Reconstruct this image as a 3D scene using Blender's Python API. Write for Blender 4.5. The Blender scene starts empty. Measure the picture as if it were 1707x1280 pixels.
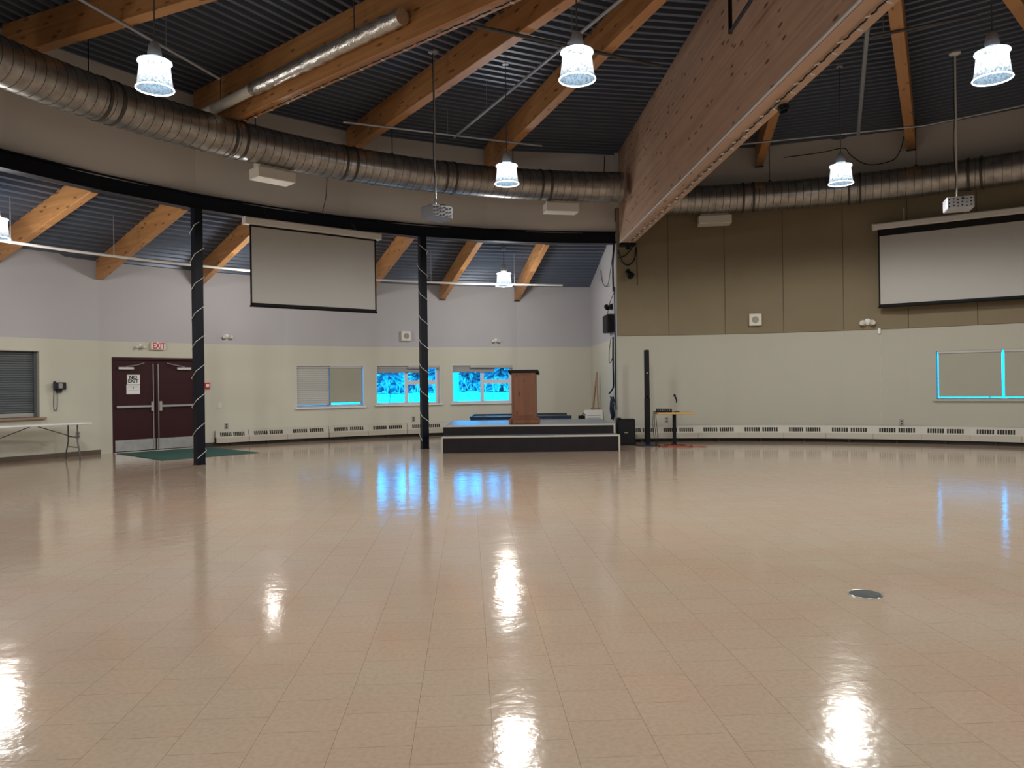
import bpy, math, random
from mathutils import Matrix, Vector
random.seed(7)
S = bpy.context.scene
COL = S.collection
R_ = math.radians
PI = math.pi
# ------------------------------------------------------------------ camera
FPX, CAMH, ROLL, PIT = 1281.0, 1.36, 0.0133, 0.001
CX, CY = 3.05, 6.4            # centre of the round hall
cam = bpy.data.cameras.new('camera'); cam.sensor_width = 36; cam.lens = 36*FPX/1707; cam.clip_end = 600
co = bpy.data.objects.new('camera', cam); COL.objects.link(co); S.camera = co
fw = Vector((0, math.cos(PIT), math.sin(PIT))); rt = Vector((math.cos(ROLL), 0, -math.sin(ROLL)))
up = rt.cross(fw); rt = fw.cross(up)
co.matrix_world = Matrix(((rt.x, up.x, -fw.x, 0), (rt.y, up.y, -fw.y, 0), (rt.z, up.z, -fw.z, CAMH), (0, 0, 0, 1)))
# ------------------------------------------------------------------ materials
M = {}
def mat(name, col, rough=.6, metal=0., spec=.5, emit=None, es=0., bump=None, var=None, coat=0.):
    """Plain principled material; var=(scale, amount, (sx,sy,sz)) adds noise in the colour, bump=(scale, strength)."""
    m = bpy.data.materials.new(name); m.use_nodes = True; nt = m.node_tree; b = nt.nodes['Principled BSDF']
    b.inputs['Base Color'].default_value = (*col, 1); b.inputs['Roughness'].default_value = rough
    b.inputs['Metallic'].default_value = metal; b.inputs['Specular IOR Level'].default_value = spec
    b.inputs['Coat Weight'].default_value = coat
    if emit: b.inputs['Emission Color'].default_value = (*emit, 1); b.inputs['Emission Strength'].default_value = es
    if var or bump:
        tc = nt.nodes.new('ShaderNodeTexCoord'); mp = nt.nodes.new('ShaderNodeMapping'); nt.links.new(tc.outputs['Object'], mp.inputs[0])
        if var and len(var) > 2: mp.inputs['Scale'].default_value = var[2]
    if var:
        n = nt.nodes.new('ShaderNodeTexNoise'); n.inputs['Scale'].default_value = var[0]; n.inputs['Detail'].default_value = 4
        nt.links.new(mp.outputs[0], n.inputs['Vector'])
        r = nt.nodes.new('ShaderNodeMix'); r.data_type = 'RGBA'
        a = var[1]
        r.inputs['A'].default_value = (*[c*(1-a) for c in col], 1); r.inputs['B'].default_value = (*[min(1, c*(1+a)) for c in col], 1)
        nt.links.new(n.outputs[0], r.inputs['Factor']); nt.links.new(r.outputs['Result'], b.inputs['Base Color'])
    if bump:
        n2 = nt.nodes.new('ShaderNodeTexNoise'); n2.inputs['Scale'].default_value = bump[0]; n2.inputs['Detail'].default_value = 3
        nt.links.new(mp.outputs[0], n2.inputs['Vector'])
        bp = nt.nodes.new('ShaderNodeBump'); bp.inputs['Strength'].default_value = bump[1]; bp.inputs['Distance'].default_value = .01
        nt.links.new(n2.outputs[0], bp.inputs['Height']); nt.links.new(bp.outputs[0], b.inputs['Normal'])
    M[name] = m; return m

def wood(name, c1, c2, knots=.5, rough=.45, laminae=.038, upright=False, ks=1.9):
    """Glulam: grain along local x, faint glue lines across z, small dark knots."""
    m = bpy.data.materials.new(name); m.use_nodes = True; nt = m.node_tree; N = nt.nodes; L = nt.links; b = N['Principled BSDF']
    tc0 = N.new('ShaderNodeTexCoord'); pre = N.new('ShaderNodeMapping'); pre.inputs['Rotation'].default_value = (0, PI/2 if upright else 0, 0); L.new(tc0.outputs['Object'], pre.inputs[0])
    class _T: outputs = {'Object': pre.outputs[0]}
    tc = _T
    mp = N.new('ShaderNodeMapping'); mp.inputs['Scale'].default_value = (.5, 9, 9); L.new(tc.outputs['Object'], mp.inputs[0])
    n = N.new('ShaderNodeTexNoise'); n.inputs['Scale'].default_value = 2.2; n.inputs['Detail'].default_value = 6; L.new(mp.outputs[0], n.inputs['Vector'])
    mx = N.new('ShaderNodeMix'); mx.data_type = 'RGBA'; mx.inputs['A'].default_value = (*c1, 1); mx.inputs['B'].default_value = (*c2, 1)
    L.new(n.outputs[0], mx.inputs['Factor'])
    # per-lamina tone
    sp = N.new('ShaderNodeSeparateXYZ'); L.new(tc.outputs['Object'], sp.inputs[0])
    dv = N.new('ShaderNodeMath'); dv.operation = 'DIVIDE'; dv.inputs[1].default_value = laminae; L.new(sp.outputs['Z'], dv.inputs[0])
    fl = N.new('ShaderNodeMath'); fl.operation = 'FLOOR'; L.new(dv.outputs[0], fl.inputs[0])
    dx = N.new('ShaderNodeMath'); dx.operation = 'MULTIPLY'; dx.inputs[1].default_value = .37; L.new(sp.outputs['X'], dx.inputs[0])
    ad = N.new('ShaderNodeMath'); ad.operation = 'ADD'; L.new(dx.outputs[0], ad.inputs[0])
    sc2 = N.new('ShaderNodeMath'); sc2.operation = 'MULTIPLY'; sc2.inputs[1].default_value = .618; L.new(fl.outputs[0], sc2.inputs[0]); L.new(sc2.outputs[0], ad.inputs[1])
    fl2 = N.new('ShaderNodeMath'); fl2.operation = 'FLOOR'; L.new(ad.outputs[0], fl2.inputs[0])
    cb = N.new('ShaderNodeCombineXYZ'); L.new(fl.outputs[0], cb.inputs[0]); L.new(fl2.outputs[0], cb.inputs[1])
    wn = N.new('ShaderNodeTexWhiteNoise'); wn.noise_dimensions = '3D'; L.new(cb.outputs[0], wn.inputs['Vector'])
    mr = N.new('ShaderNodeMapRange'); mr.inputs['To Min'].default_value = .86; mr.inputs['To Max'].default_value = 1.1; L.new(wn.outputs['Value'], mr.inputs['Value'])
    mu = N.new('ShaderNodeMix'); mu.data_type = 'RGBA'; mu.blend_type = 'MULTIPLY'; mu.inputs['Factor'].default_value = 1
    L.new(mx.outputs['Result'], mu.inputs['A']); L.new(mr.outputs[0], mu.inputs['B'])
    mp2 = N.new('ShaderNodeMapping'); mp2.inputs['Scale'].default_value = (1.3, 4.2, 4.2); L.new(tc.outputs['Object'], mp2.inputs[0])
    v = N.new('ShaderNodeTexVoronoi'); v.inputs['Scale'].default_value = ks; L.new(mp2.outputs[0], v.inputs['Vector'])
    cr = N.new('ShaderNodeValToRGB'); cr.color_ramp.elements[0].position = .12; cr.color_ramp.elements[1].position = .20
    cr.color_ramp.elements[0].color = (.30, .24, .22, 1); cr.color_ramp.elements[1].color = (1, 1, 1, 1); L.new(v.outputs['Distance'], cr.inputs[0])
    m2 = N.new('ShaderNodeMix'); m2.data_type = 'RGBA'; m2.blend_type = 'MULTIPLY'; m2.inputs['Factor'].default_value = knots
    L.new(mu.outputs['Result'], m2.inputs['A']); L.new(cr.outputs[0], m2.inputs['B']); L.new(m2.outputs['Result'], b.inputs['Base Color'])
    b.inputs['Roughness'].default_value = rough
    M[name] = m; return m

wood('glulam', (.36, .165, .055), (.50, .25, .095), .8)
wood('glulam_pale', (.40, .25, .17), (.50, .33, .235), 1.0)
wood('pine', (.135, .05, .028), (.20, .08, .04), 1.0, .35, .14, True, 2.3)
wood('wood_edge', (.50, .30, .10), (.62, .40, .16), .2, .4)
wood('trim_wood', (.30, .19, .13), (.38, .25, .17), .1, .5)
mat('deck', (.115, .14, .19), .38, .35, .5)
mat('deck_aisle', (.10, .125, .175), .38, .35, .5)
mat('band_white', (.60, .565, .53), .85, var=(1.2, .03))
mat('cream', (.40, .385, .325), .7, var=(.8, .04))
mat('panel_tan', (.205, .165, .105), .95, var=(1.6, .10))
mat('panel_gap', (.05, .038, .025), .9)
mat('steel_black', (.003, .005, .012), .4, spec=.22)
mat('black', (.004, .004, .005), .5, spec=.2)
mat('black_matte', (.008, .008, .009), .8, spec=.3)
mat('navy', (.008, .012, .025), .4)
mat('rope', (.62, .62, .58), .35)
mat('screen_white', (.42, .41, .39), .9)
mat('casing', (.62, .60, .57), .5)
mat('white_plastic', (.72, .72, .70), .45)
mat('offwhite', (.62, .58, .50), .6)
mat('maroon', (.030, .002, .006), .42, spec=.3)
mat('steel', (.55, .55, .54), .28, .9)
mat('steel_brushed', (.5, .5, .5), .35, .85, var=(8, .25))
mat('aluminium', (.62, .62, .60), .35, .7)
mat('shutter_grey', (.115, .13, .14), .4, .4)
mat('paper', (.75, .75, .74), .8)
mat('ink', (.01, .01, .01), .8)
mat('grey_ink', (.25, .25, .25), .8)
mat('red', (.55, .02, .025), .4)
mat('exit_face', (.72, .70, .68), .5)
mat('green_mat', (.022, .085, .075), .95, var=(30, .25))
mat('platform_edge', (.45, .42, .36), .5)
mat('platform_face', (.014, .010, .012), .55, spec=.2, var=(6, .35))
mat('platform_top', (.20, .23, .29), .30)
mat('blue_top', (.03, .06, .13), .25)
mat('heater', (.44, .41, .35), .45)
mat('slot', (.02, .018, .015), .9)
mat('base_dark', (.022, .016, .012), .6)
mat('base_brown', (.10, .072, .052), .6)
mat('projector_grey', (.20, .21, .23), .5)
mat('projector_light', (.42, .43, .47), .4)
mat('blind_beige', (.34, .33, .27), .85, var=(2, .03))
mat('blind_grey', (.30, .31, .33), .85)
mat('blind_white', (.44, .44, .42), .85)
mat('frame_white', (.66, .68, .70), .4)
mat('pipe', (.34, .36, .40), .35, .4)
mat('table_leg', (.09, .09, .11), .4, .3)
mat('pipe_dark', (.06, .06, .065), .45)
mat('raceway', (.50, .52, .56), .4)
mat('plate_grey', (.30, .29, .27), .5)
mat('orange', (.38, .06, .02), .6)
mat('green_case', (.02, .05, .05), .5)
mat('drain_metal', (.07, .078, .078), .75, 0, .2, var=(60, .6))
mat('bark', (.16, .15, .15), .9)
mat('needles', (.28, .34, .38), .9, var=(1.2, .7))
mat('frost_twig', (.62, .66, .70), .9)
mat('outside_wall', (.4, .38, .35), .9)
mat('foil', (.75, .73, .70), .25, .9, bump=(30, 1.0))
mat('bulb_clear', (.75, .73, .70), .15)
mat('clip', (.5, .2, .1), .5)
mat('grille', (.30, .28, .24), .7, bump=(120, .6))

def duct_mat():
    m = bpy.data.materials.new('galvanised'); m.use_nodes = True; nt = m.node_tree; N = nt.nodes; L = nt.links; b = N['Principled BSDF']
    b.inputs['Metallic'].default_value = .85; b.inputs['Roughness'].default_value = .30
    tc = N.new('ShaderNodeTexCoord'); n = N.new('ShaderNodeTexNoise'); n.inputs['Scale'].default_value = 6; n.inputs['Detail'].default_value = 5
    L.new(tc.outputs['Object'], n.inputs['Vector']); cr = N.new('ShaderNodeValToRGB')
    cr.color_ramp.elements[0].color = (.26, .25, .235, 1); cr.color_ramp.elements[1].color = (.44, .42, .40, 1)
    cr.color_ramp.elements[0].position = .3; cr.color_ramp.elements[1].position = .7
    L.new(n.outputs[0], cr.inputs[0]); L.new(cr.outputs[0], b.inputs['Base Color']); M['galvanised'] = m
duct_mat()
mat('duct_joint', (.07, .07, .065), .5, .5)

def snow_mat():
    m = mat('snow', (.80, .84, .86), .9, var=(.15, .06)); return m
snow_mat()

def outer_wall_mat():
    m = bpy.data.materials.new('outer_wall_paint'); m.use_nodes = True; nt = m.node_tree; N = nt.nodes; L = nt.links; b = N['Principled BSDF']
    g = N.new('ShaderNodeNewGeometry'); s = N.new('ShaderNodeSeparateXYZ'); L.new(g.outputs['Position'], s.inputs[0])
    c = N.new('ShaderNodeMath'); c.operation = 'GREATER_THAN'; c.inputs[1].default_value = 2.41; L.new(s.outputs['Z'], c.inputs[0])
    x = N.new('ShaderNodeMix'); x.data_type = 'RGBA'; x.inputs['A'].default_value = (.53, .52, .44, 1); x.inputs['B'].default_value = (.42, .415, .44, 1)
    L.new(c.outputs[0], x.inputs['Factor'])
    n = N.new('ShaderNodeTexNoise'); n.inputs['Scale'].default_value = .7; L.new(g.outputs['Position'], n.inputs['Vector'])
    mr = N.new('ShaderNodeMapRange'); mr.inputs['To Min'].default_value = .94; mr.inputs['To Max'].default_value = 1.04; L.new(n.outputs[0], mr.inputs['Value'])
    mu = N.new('ShaderNodeMix'); mu.data_type = 'RGBA'; mu.blend_type = 'MULTIPLY'; mu.inputs['Factor'].default_value = 1
    L.new(x.outputs['Result'], mu.inputs['A']); L.new(mr.outputs[0], mu.inputs['B']); L.new(mu.outputs['Result'], b.inputs['Base Color'])
    b.inputs['Roughness'].default_value = .6; M['outer_wall_paint'] = m
outer_wall_mat()

def floor_mat():
    m = bpy.data.materials.new('vinyl_tile'); m.use_nodes = True; nt = m.node_tree; N = nt.nodes; L = nt.links; b = N['Principled BSDF']
    tc = N.new('ShaderNodeTexCoord'); mp = N.new('ShaderNodeMapping'); mp.inputs['Rotation'].default_value = (0, 0, R_(-90-3.25)); mp.inputs['Location'].default_value = (.122, .0765, 0)
    L.new(tc.outputs['Object'], mp.inputs[0])
    br = N.new('ShaderNodeTexBrick'); br.offset = .5; br.inputs['Scale'].default_value = 1
    br.inputs['Brick Width'].default_value = .305; br.inputs['Row Height'].default_value = .305
    br.inputs['Mortar Size'].default_value = .0011; br.inputs['Mortar Smooth'].default_value = .3
    br.inputs['Color1'].default_value = (0, 0, 0, 1); br.inputs['Color2'].default_value = (1, 1, 1, 1); br.inputs['Mortar'].default_value = (.5, .5, .5, 1)
    L.new(mp.outputs[0], br.inputs['Vector'])
    base = N.new('ShaderNodeMix'); base.data_type = 'RGBA'
    base.inputs['A'].default_value = (.43, .335, .258, 1); base.inputs['B'].default_value = (.442, .348, .268, 1); L.new(br.outputs['Color'], base.inputs['Factor'])
    # mottling
    n = N.new('ShaderNodeTexNoise'); n.inputs['Scale'].default_value = 1.1; n.inputs['Detail'].default_value = 3; L.new(tc.outputs['Object'], n.inputs['Vector'])
    mm = N.new('ShaderNodeMix'); mm.data_type = 'RGBA'; mm.blend_type = 'MULTIPLY'; mm.inputs['Factor'].default_value = 1
    cr = N.new('ShaderNodeValToRGB'); cr.color_ramp.elements[0].color = (1.0, .93, .90, 1); cr.color_ramp.elements[1].color = (.98, 1.0, .98, 1)
    cr.color_ramp.elements[0].position = .35; cr.color_ramp.elements[1].position = .65
    L.new(n.outputs[0], cr.inputs[0]); L.new(base.outputs['Result'], mm.inputs['A']); L.new(cr.outputs[0], mm.inputs['B'])
    n2 = N.new('ShaderNodeTexNoise'); n2.inputs['Scale'].default_value = 45; n2.inputs['Detail'].default_value = 5; L.new(tc.outputs['Object'], n2.inputs['Vector'])
    c2 = N.new('ShaderNodeValToRGB'); c2.color_ramp.elements[0].color = (.93, .93, .93, 1); c2.color_ramp.elements[1].color = (1.06, 1.06, 1.06, 1)
    c2.color_ramp.elements[0].position = .3; c2.color_ramp.elements[1].position = .6
    L.new(n2.outputs[0], c2.inputs[0])
    m3 = N.new('ShaderNodeMix'); m3.data_type = 'RGBA'; m3.blend_type = 'MULTIPLY'; m3.inputs['Factor'].default_value = 1
    L.new(mm.outputs['Result'], m3.inputs['A']); L.new(c2.outputs[0], m3.inputs['B'])
    # joints
    mo = N.new('ShaderNodeMix'); mo.data_type = 'RGBA'; mo.inputs['B'].default_value = (.12, .085, .06, 1)
    jf = N.new('ShaderNodeMath'); jf.operation = 'MULTIPLY'; jf.inputs[1].default_value = .75
    L.new(br.outputs['Fac'], jf.inputs[0]); L.new(jf.outputs[0], mo.inputs['Factor']); L.new(m3.outputs['Result'], mo.inputs['A'])
    # scuffs: thin dark worn streaks
    mp3 = N.new('ShaderNodeMapping'); mp3.inputs['Scale'].default_value = (.9, 7, 1); mp3.inputs['Rotation'].default_value = (0, 0, .35); L.new(tc.outputs['Object'], mp3.inputs[0])
    v = N.new('ShaderNodeTexVoronoi'); v.inputs['Scale'].default_value = .55; L.new(mp3.outputs[0], v.inputs['Vector'])
    lt = N.new('ShaderNodeMath'); lt.operation = 'LESS_THAN'; lt.inputs[1].default_value = .030; L.new(v.outputs['Distance'], lt.inputs[0])
    ms = N.new('ShaderNodeMix'); ms.data_type = 'RGBA'; ms.inputs['B'].default_value = (.10, .08, .06, 1)
    sf = N.new('ShaderNodeMath'); sf.operation = 'MULTIPLY'; sf.inputs[1].default_value = .6; L.new(lt.outputs[0], sf.inputs[0])
    L.new(sf.outputs[0], ms.inputs['Factor']); L.new(mo.outputs['Result'], ms.inputs['A']); L.new(ms.outputs['Result'], b.inputs['Base Color'])
    # wax finish: uneven, streaky gloss and gentle waviness
    n4 = N.new('ShaderNodeTexNoise'); n4.inputs['Scale'].default_value = 2.5; n4.inputs['Detail'].default_value = 4; L.new(tc.outputs['Object'], n4.inputs['Vector'])
    rr = N.new('ShaderNodeMapRange'); rr.inputs['To Min'].default_value = .06; rr.inputs['To Max'].default_value = .15; L.new(n4.outputs[0], rr.inputs['Value'])
    L.new(rr.outputs[0], b.inputs['Roughness'])
    n5 = N.new('ShaderNodeTexNoise'); n5.inputs['Scale'].default_value = 5; n5.inputs['Detail'].default_value = 3; n5.inputs['Roughness'].default_value = .6; L.new(tc.outputs['Object'], n5.inputs['Vector'])
    bp = N.new('ShaderNodeBump'); bp.inputs['Strength'].default_value = .42; bp.inputs['Distance'].default_value = .006; L.new(n5.outputs[0], bp.inputs['Height'])
    n6 = N.new('ShaderNodeTexNoise'); n6.inputs['Scale'].default_value = 60; n6.inputs['Detail'].default_value = 2; L.new(tc.outputs['Object'], n6.inputs['Vector'])
    b2 = N.new('ShaderNodeBump'); b2.inputs['Strength'].default_value = .22; b2.inputs['Distance'].default_value = .001; L.new(n6.outputs[0], b2.inputs['Height']); L.new(bp.outputs[0], b2.inputs['Normal'])
    L.new(b2.outputs[0], b.inputs['Normal'])
    b.inputs['Specular IOR Level'].default_value = .5; M['vinyl_tile'] = m
floor_mat()

def glass_mat():
    m = bpy.data.materials.new('window_glass'); m.use_nodes = True; nt = m.node_tree; N = nt.nodes; L = nt.links
    N.remove(N['Principled BSDF']); o = N['Material Output']
    t = N.new('ShaderNodeBsdfTransparent'); t.inputs[0].default_value = (.14, .82, 1, 1)
    g = N.new('ShaderNodeBsdfGlossy'); g.inputs['Roughness'].default_value = .03
    fr = N.new('ShaderNodeFresnel'); fr.inputs[0].default_value = 1.45
    x = N.new('ShaderNodeMixShader'); L.new(fr.outputs[0], x.inputs[0]); L.new(t.outputs[0], x.inputs[1]); L.new(g.outputs[0], x.inputs[2]); L.new(x.outputs[0], o.inputs[0])
    M['window_glass'] = m
glass_mat()
def shade_mat():
    m = bpy.data.materials.new('lamp_acrylic'); m.use_nodes = True; nt = m.node_tree; N = nt.nodes; L = nt.links
    N.remove(N['Principled BSDF']); o = N['Material Output']
    t = N.new('ShaderNodeBsdfTransparent'); t.inputs[0].default_value = (.80, .92, 1, 1)
    e = N.new('ShaderNodeEmission'); e.inputs['Color'].default_value = (.86, .94, 1, 1)
    tc = N.new('ShaderNodeTexCoord'); sp = N.new('ShaderNodeSeparateXYZ'); L.new(tc.outputs['Object'], sp.inputs[0])
    mr = N.new('ShaderNodeMapRange'); mr.inputs['From Min'].default_value = -.17; mr.inputs['From Max'].default_value = .08
    mr.inputs['To Min'].default_value = .25; mr.inputs['To Max'].default_value = 3.2; L.new(sp.outputs['Z'], mr.inputs['Value']); L.new(mr.outputs[0], e.inputs['Strength'])
    n = N.new('ShaderNodeTexNoise'); n.inputs['Scale'].default_value = 40; L.new(tc.outputs['Object'], n.inputs['Vector'])
    cr = N.new('ShaderNodeMapRange'); cr.inputs['From Min'].default_value = .42; cr.inputs['From Max'].default_value = .58; cr.inputs['To Min'].default_value = .2; cr.inputs['To Max'].default_value = .8
    L.new(n.outputs[0], cr.inputs['Value'])
    x = N.new('ShaderNodeMixShader'); L.new(cr.outputs[0], x.inputs[0]); L.new(t.outputs[0], x.inputs[1]); L.new(e.outputs[0], x.inputs[2]); L.new(x.outputs[0], o.inputs[0])
    M['lamp_acrylic'] = m
shade_mat()
def lens_mat():
    m = bpy.data.materials.new('lamp_lens'); m.use_nodes = True; nt = m.node_tree; N = nt.nodes; L = nt.links
    N.remove(N['Principled BSDF']); o = N['Material Output']
    t = N.new('ShaderNodeBsdfTransparent'); t.inputs[0].default_value = (.6, .8, .95, 1)
    e = N.new('ShaderNodeEmission'); e.inputs['Color'].default_value = (.55, .75, .95, 1); e.inputs['Strength'].default_value = .75
    tc = N.new('ShaderNodeTexCoord'); v = N.new('ShaderNodeTexVoronoi'); v.inputs['Scale'].default_value = 38; L.new(tc.outputs['Object'], v.inputs['Vector'])
    x = N.new('ShaderNodeMixShader'); L.new(v.outputs['Distance'], x.inputs[0]); L.new(t.outputs[0], x.inputs[1]); L.new(e.outputs[0], x.inputs[2]); L.new(x.outputs[0], o.inputs[0])
    M['lamp_lens'] = m
lens_mat()
mat('lamp_rim', (.8, .85, .9), .3, emit=(.88, .95, 1), es=3.0)
mat('lamp_bulb', (.9, .9, .9), .3, emit=(.95, .98, 1), es=25.0)

# ------------------------------------------------------------------ mesh builder
class MB:
    def __init__(s): s.v = []; s.f = []
    def add(s, vs, fs, T=None):
        k = len(s.v)
        s.v += [tuple(T @ Vector(p)) if T else tuple(p) for p in vs]; s.f += [tuple(i+k for i in f) for f in fs]; return s
    def box(s, x0, x1, y0, y1, z0, z1, T=None):
        return s.add([(x0,y0,z0),(x1,y0,z0),(x1,y1,z0),(x0,y1,z0),(x0,y0,z1),(x1,y0,z1),(x1,y1,z1),(x0,y1,z1)],
                     [(0,3,2,1),(4,5,6,7),(0,1,5,4),(1,2,6,5),(2,3,7,6),(3,0,4,7)], T)
    def rbox(s, x0, x1, y0, y1, z0, z1, b=.01, T=None):
        """box with chamfered edges"""
        vs = []; 
        for (xa, sx) in ((x0, 1), (x1, -1)):
            for (ya, sy) in ((y0, 1), (y1, -1)):
                for (za, sz) in ((z0, 1), (z1, -1)):
                    vs += [(xa, ya+sy*b, za+sz*b), (xa+sx*b, ya, za+sz*b), (xa+sx*b, ya+sy*b, za)]
        def i(a, c, d, k): return (a*4+c*2+d)*3+k
        fs = []
        for a in (0, 1): q = [i(a,0,0,0), i(a,1,0,0), i(a,1,1,0), i(a,0,1,0)]; fs.append(q if a else q[::-1])
        for c in (0, 1): q = [i(0,c,0,1), i(1,c,0,1), i(1,c,1,1), i(0,c,1,1)]; fs.append(q[::-1] if c else q)
        for d in (0, 1): q = [i(0,0,d,2), i(1,0,d,2), i(1,1,d,2), i(0,1,d,2)]; fs.append(q if d else q[::-1])
        for c in (0,1):
            for d in (0,1): fs.append([i(0,c,d,1), i(1,c,d,1), i(1,c,d,2), i(0,c,d,2)])
        for a in (0,1):
            for d in (0,1): fs.append([i(a,0,d,0), i(a,1,d,0), i(a,1,d,2), i(a,0,d,2)])
        for a in (0,1):
            for c in (0,1): fs.append([i(a,c,0,0), i(a,c,1,0), i(a,c,1,1), i(a,c,0,1)])
        for a in (0,1):
            for c in (0,1):
                for d in (0,1): fs.append([i(a,c,d,0), i(a,c,d,1), i(a,c,d,2)])
        return s.add(vs, fs, T)
    def prism(s, poly, z0, z1, T=None):
        n = len(poly)
        vs = [(x, y, z0) for x, y in poly]+[(x, y, z1) for x, y in poly]
        return s.add(vs, [tuple(range(n))[::-1], tuple(range(n, 2*n))]+[(i, (i+1) % n, n+(i+1) % n, n+i) for i in range(n)], T)
    def tube(s, pts, r, n=8, closed=False, T=None, caps=True):
        pts = [Vector(p) for p in pts]; rings = []; m = len(pts)
        rr = r if isinstance(r, (list, tuple)) else [r]*m
        prev = None
        for i, p in enumerate(pts):
            a = pts[(i-1) % m] if (i > 0 or closed) else p; b = pts[(i+1) % m] if (i < m-1 or closed) else p
            t = (b-a).normalized()
            if prev is None:
                u = t.cross(Vector((0, 0, 1)));
                if u.length < .05: u = t.cross(Vector((0, 1, 0)))
                u.normalize()
            else:
                u = prev-t*prev.dot(t)
                if u.length < 1e-6: u = t.cross(Vector((0, 0, 1)))
                u.normalize()
            prev = u; w = t.cross(u)
            rings.append([p+(u*math.cos(2*PI*k/n)+w*math.sin(2*PI*k/n))*rr[i] for k in range(n)])
        vs = [q for g in rings for q in g]; fs = []
        for i in range(m if closed else m-1):
            j = (i+1) % m
            for k in range(n): fs.append((i*n+k, i*n+(k+1) % n, j*n+(k+1) % n, j*n+k))
        if not closed and caps: fs += [tuple(range(n))[::-1], tuple(range((m-1)*n, m*n))]
        return s.add(vs, fs, T)
    def lathe(s, prof, n=24, T=None, cap=False):
        vs = []; fs = []
        for (r, z) in prof:
            for k in range(n): a = 2*PI*k/n; vs.append((r*math.cos(a), r*math.sin(a), z))
        for i in range(len(prof)-1):
            for k in range(n): fs.append((i*n+k, i*n+(k+1) % n, (i+1)*n+(k+1) % n, (i+1)*n+k))
        if cap: fs += [tuple(range(n))[::-1], tuple(range((len(prof)-1)*n, len(prof)*n))]
        return s.add(vs, fs, T)
    def build(s, name, m, parent=None, smooth=False, loc=None, rotz=0):
        me = bpy.data.meshes.new(name); me.from_pydata(s.v, [], s.f); me.validate()
        import bmesh
        bm = bmesh.new(); bm.from_mesh(me); bmesh.ops.recalc_face_normals(bm, faces=bm.faces); bm.to_mesh(me); bm.free()
        me.materials.append(M[m] if isinstance(m, str) else m)
        if smooth:
            for p in me.polygons: p.use_smooth = True
            try: me.set_sharp_from_angle(angle=R_(40))
            except Exception: pass
        o = bpy.data.objects.new(name, me); COL.objects.link(o)
        if parent: o.parent = parent
        if loc is not None: o.location = loc
        if rotz: o.rotation_euler.z = rotz
        return o
def smooth(pts, k=5):
    P = [Vector(p) for p in pts]; out = []
    for i in range(len(P)-1):
        a, b, c, d = P[max(i-1, 0)], P[i], P[i+1], P[min(i+2, len(P)-1)]
        for j in range(k):
            t = j/k; out.append(.5*((2*b)+(c-a)*t+(2*a-5*b+4*c-d)*t*t+(3*b-a-3*c+d)*t**3))
    return out+[P[-1]]
def tag(o, label=None, cat=None, group=None, kind=None):
    if label: o['label'] = label
    if cat: o['category'] = cat
    if group: o['group'] = group
    if kind: o['kind'] = kind
    return o
def empty(name, loc, rotz=0, label=None, cat=None, group=None, kind=None):
    o = bpy.data.objects.new(name, None); o.empty_display_size = .1; COL.objects.link(o); o.location = loc; o.rotation_euler.z = rotz
    return tag(o, label, cat, group, kind)
def copy_tree(o, parent=None):
    c = o.copy(); COL.objects.link(c); c.parent = parent
    for ch in list(o.children): copy_tree(ch, c)
    return c
def polar(r, deg, z=0): return Vector((CX+r*math.cos(R_(deg)), CY+r*math.sin(R_(deg)), z))
def face(deg): return R_(deg-90)       # local +y points outward, +x to the right seen from inside
def chord(a0, a1, R):
    """facet between two angles: mid angle, apothem, half width"""
    return (a0+a1)/2, R*math.cos(R_(abs(a0-a1)/2)), R*math.sin(R_(abs(a0-a1)/2))
def u_of(ang, am, ap): return ap*math.tan(R_(am-ang))
def text_mesh(name, s, size, m, parent, loc, rot=(PI/2, 0, 0), extrude=.001, align='CENTER', xs=1.0, bold=0):
    cu = bpy.data.curves.new(name, 'FONT'); cu.body = s; cu.size = size; cu.extrude = extrude; cu.align_x = align; cu.align_y = 'CENTER'; cu.offset = bold
    cu.space_line = .9
    t = bpy.data.objects.new(name+'_tmp', cu); COL.objects.link(t)
    bpy.context.view_layer.update()
    dg = bpy.context.evaluated_depsgraph_get(); me = bpy.data.meshes.new_from_object(t.evaluated_get(dg))
    bpy.data.objects.remove(t); me.name = name
    me.materials.clear(); me.materials.append(M[m])
    o = bpy.data.objects.new(name, me); COL.objects.link(o); o.parent = parent; o.location = loc; o.rotation_euler = rot; o.scale = (xs, 1, 1)
    return o

RING, ROUT, RTAN, ZC = 11.55, 15.42, 11.40, 6.68
DA = 360/46.0                     # aisle bay
A0 = 93.0                         # the corner between the open aisle and the tan wall
V = [A0+DA*k for k in range(18)]  # aisle vertices, anticlockwise (towards the left of the picture)

# ------------------------------------------------------------------ setting: floor and ground
fl = MB(); poly = [(math.cos(2*PI*k/64)*16.2+CX, math.sin(2*PI*k/64)*16.2+CY) for k in range(64)]
fl.prism(poly, -.12, 0); tag(fl.build('floor', 'vinyl_tile'), kind='structure')
g = MB(); nx, ny = 40, 30
def gz(x, y):
    d = math.hypot(x-CX, y-CY); t = max(0, min(1, (d-28)/60)); return -.13+.95*t*t*(3-2*t)+.12*math.sin(x*.13+1)*math.sin(y*.09)*t
gv = []; 
for j in range(ny+1):
    for i in range(nx+1):
        x = -160+320*i/nx; y = -60+260*j/ny; gv.append((x, y, gz(x, y)))
g.add(gv, [(j*(nx+1)+i, j*(nx+1)+i+1, (j+1)*(nx+1)+i+1, (j+1)*(nx+1)+i) for j in range(ny) for i in range(nx)])
tag(g.build('snow_field', 'snow', smooth=True), 'snow covered ground outside the back windows', 'snow', kind='stuff')

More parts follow.
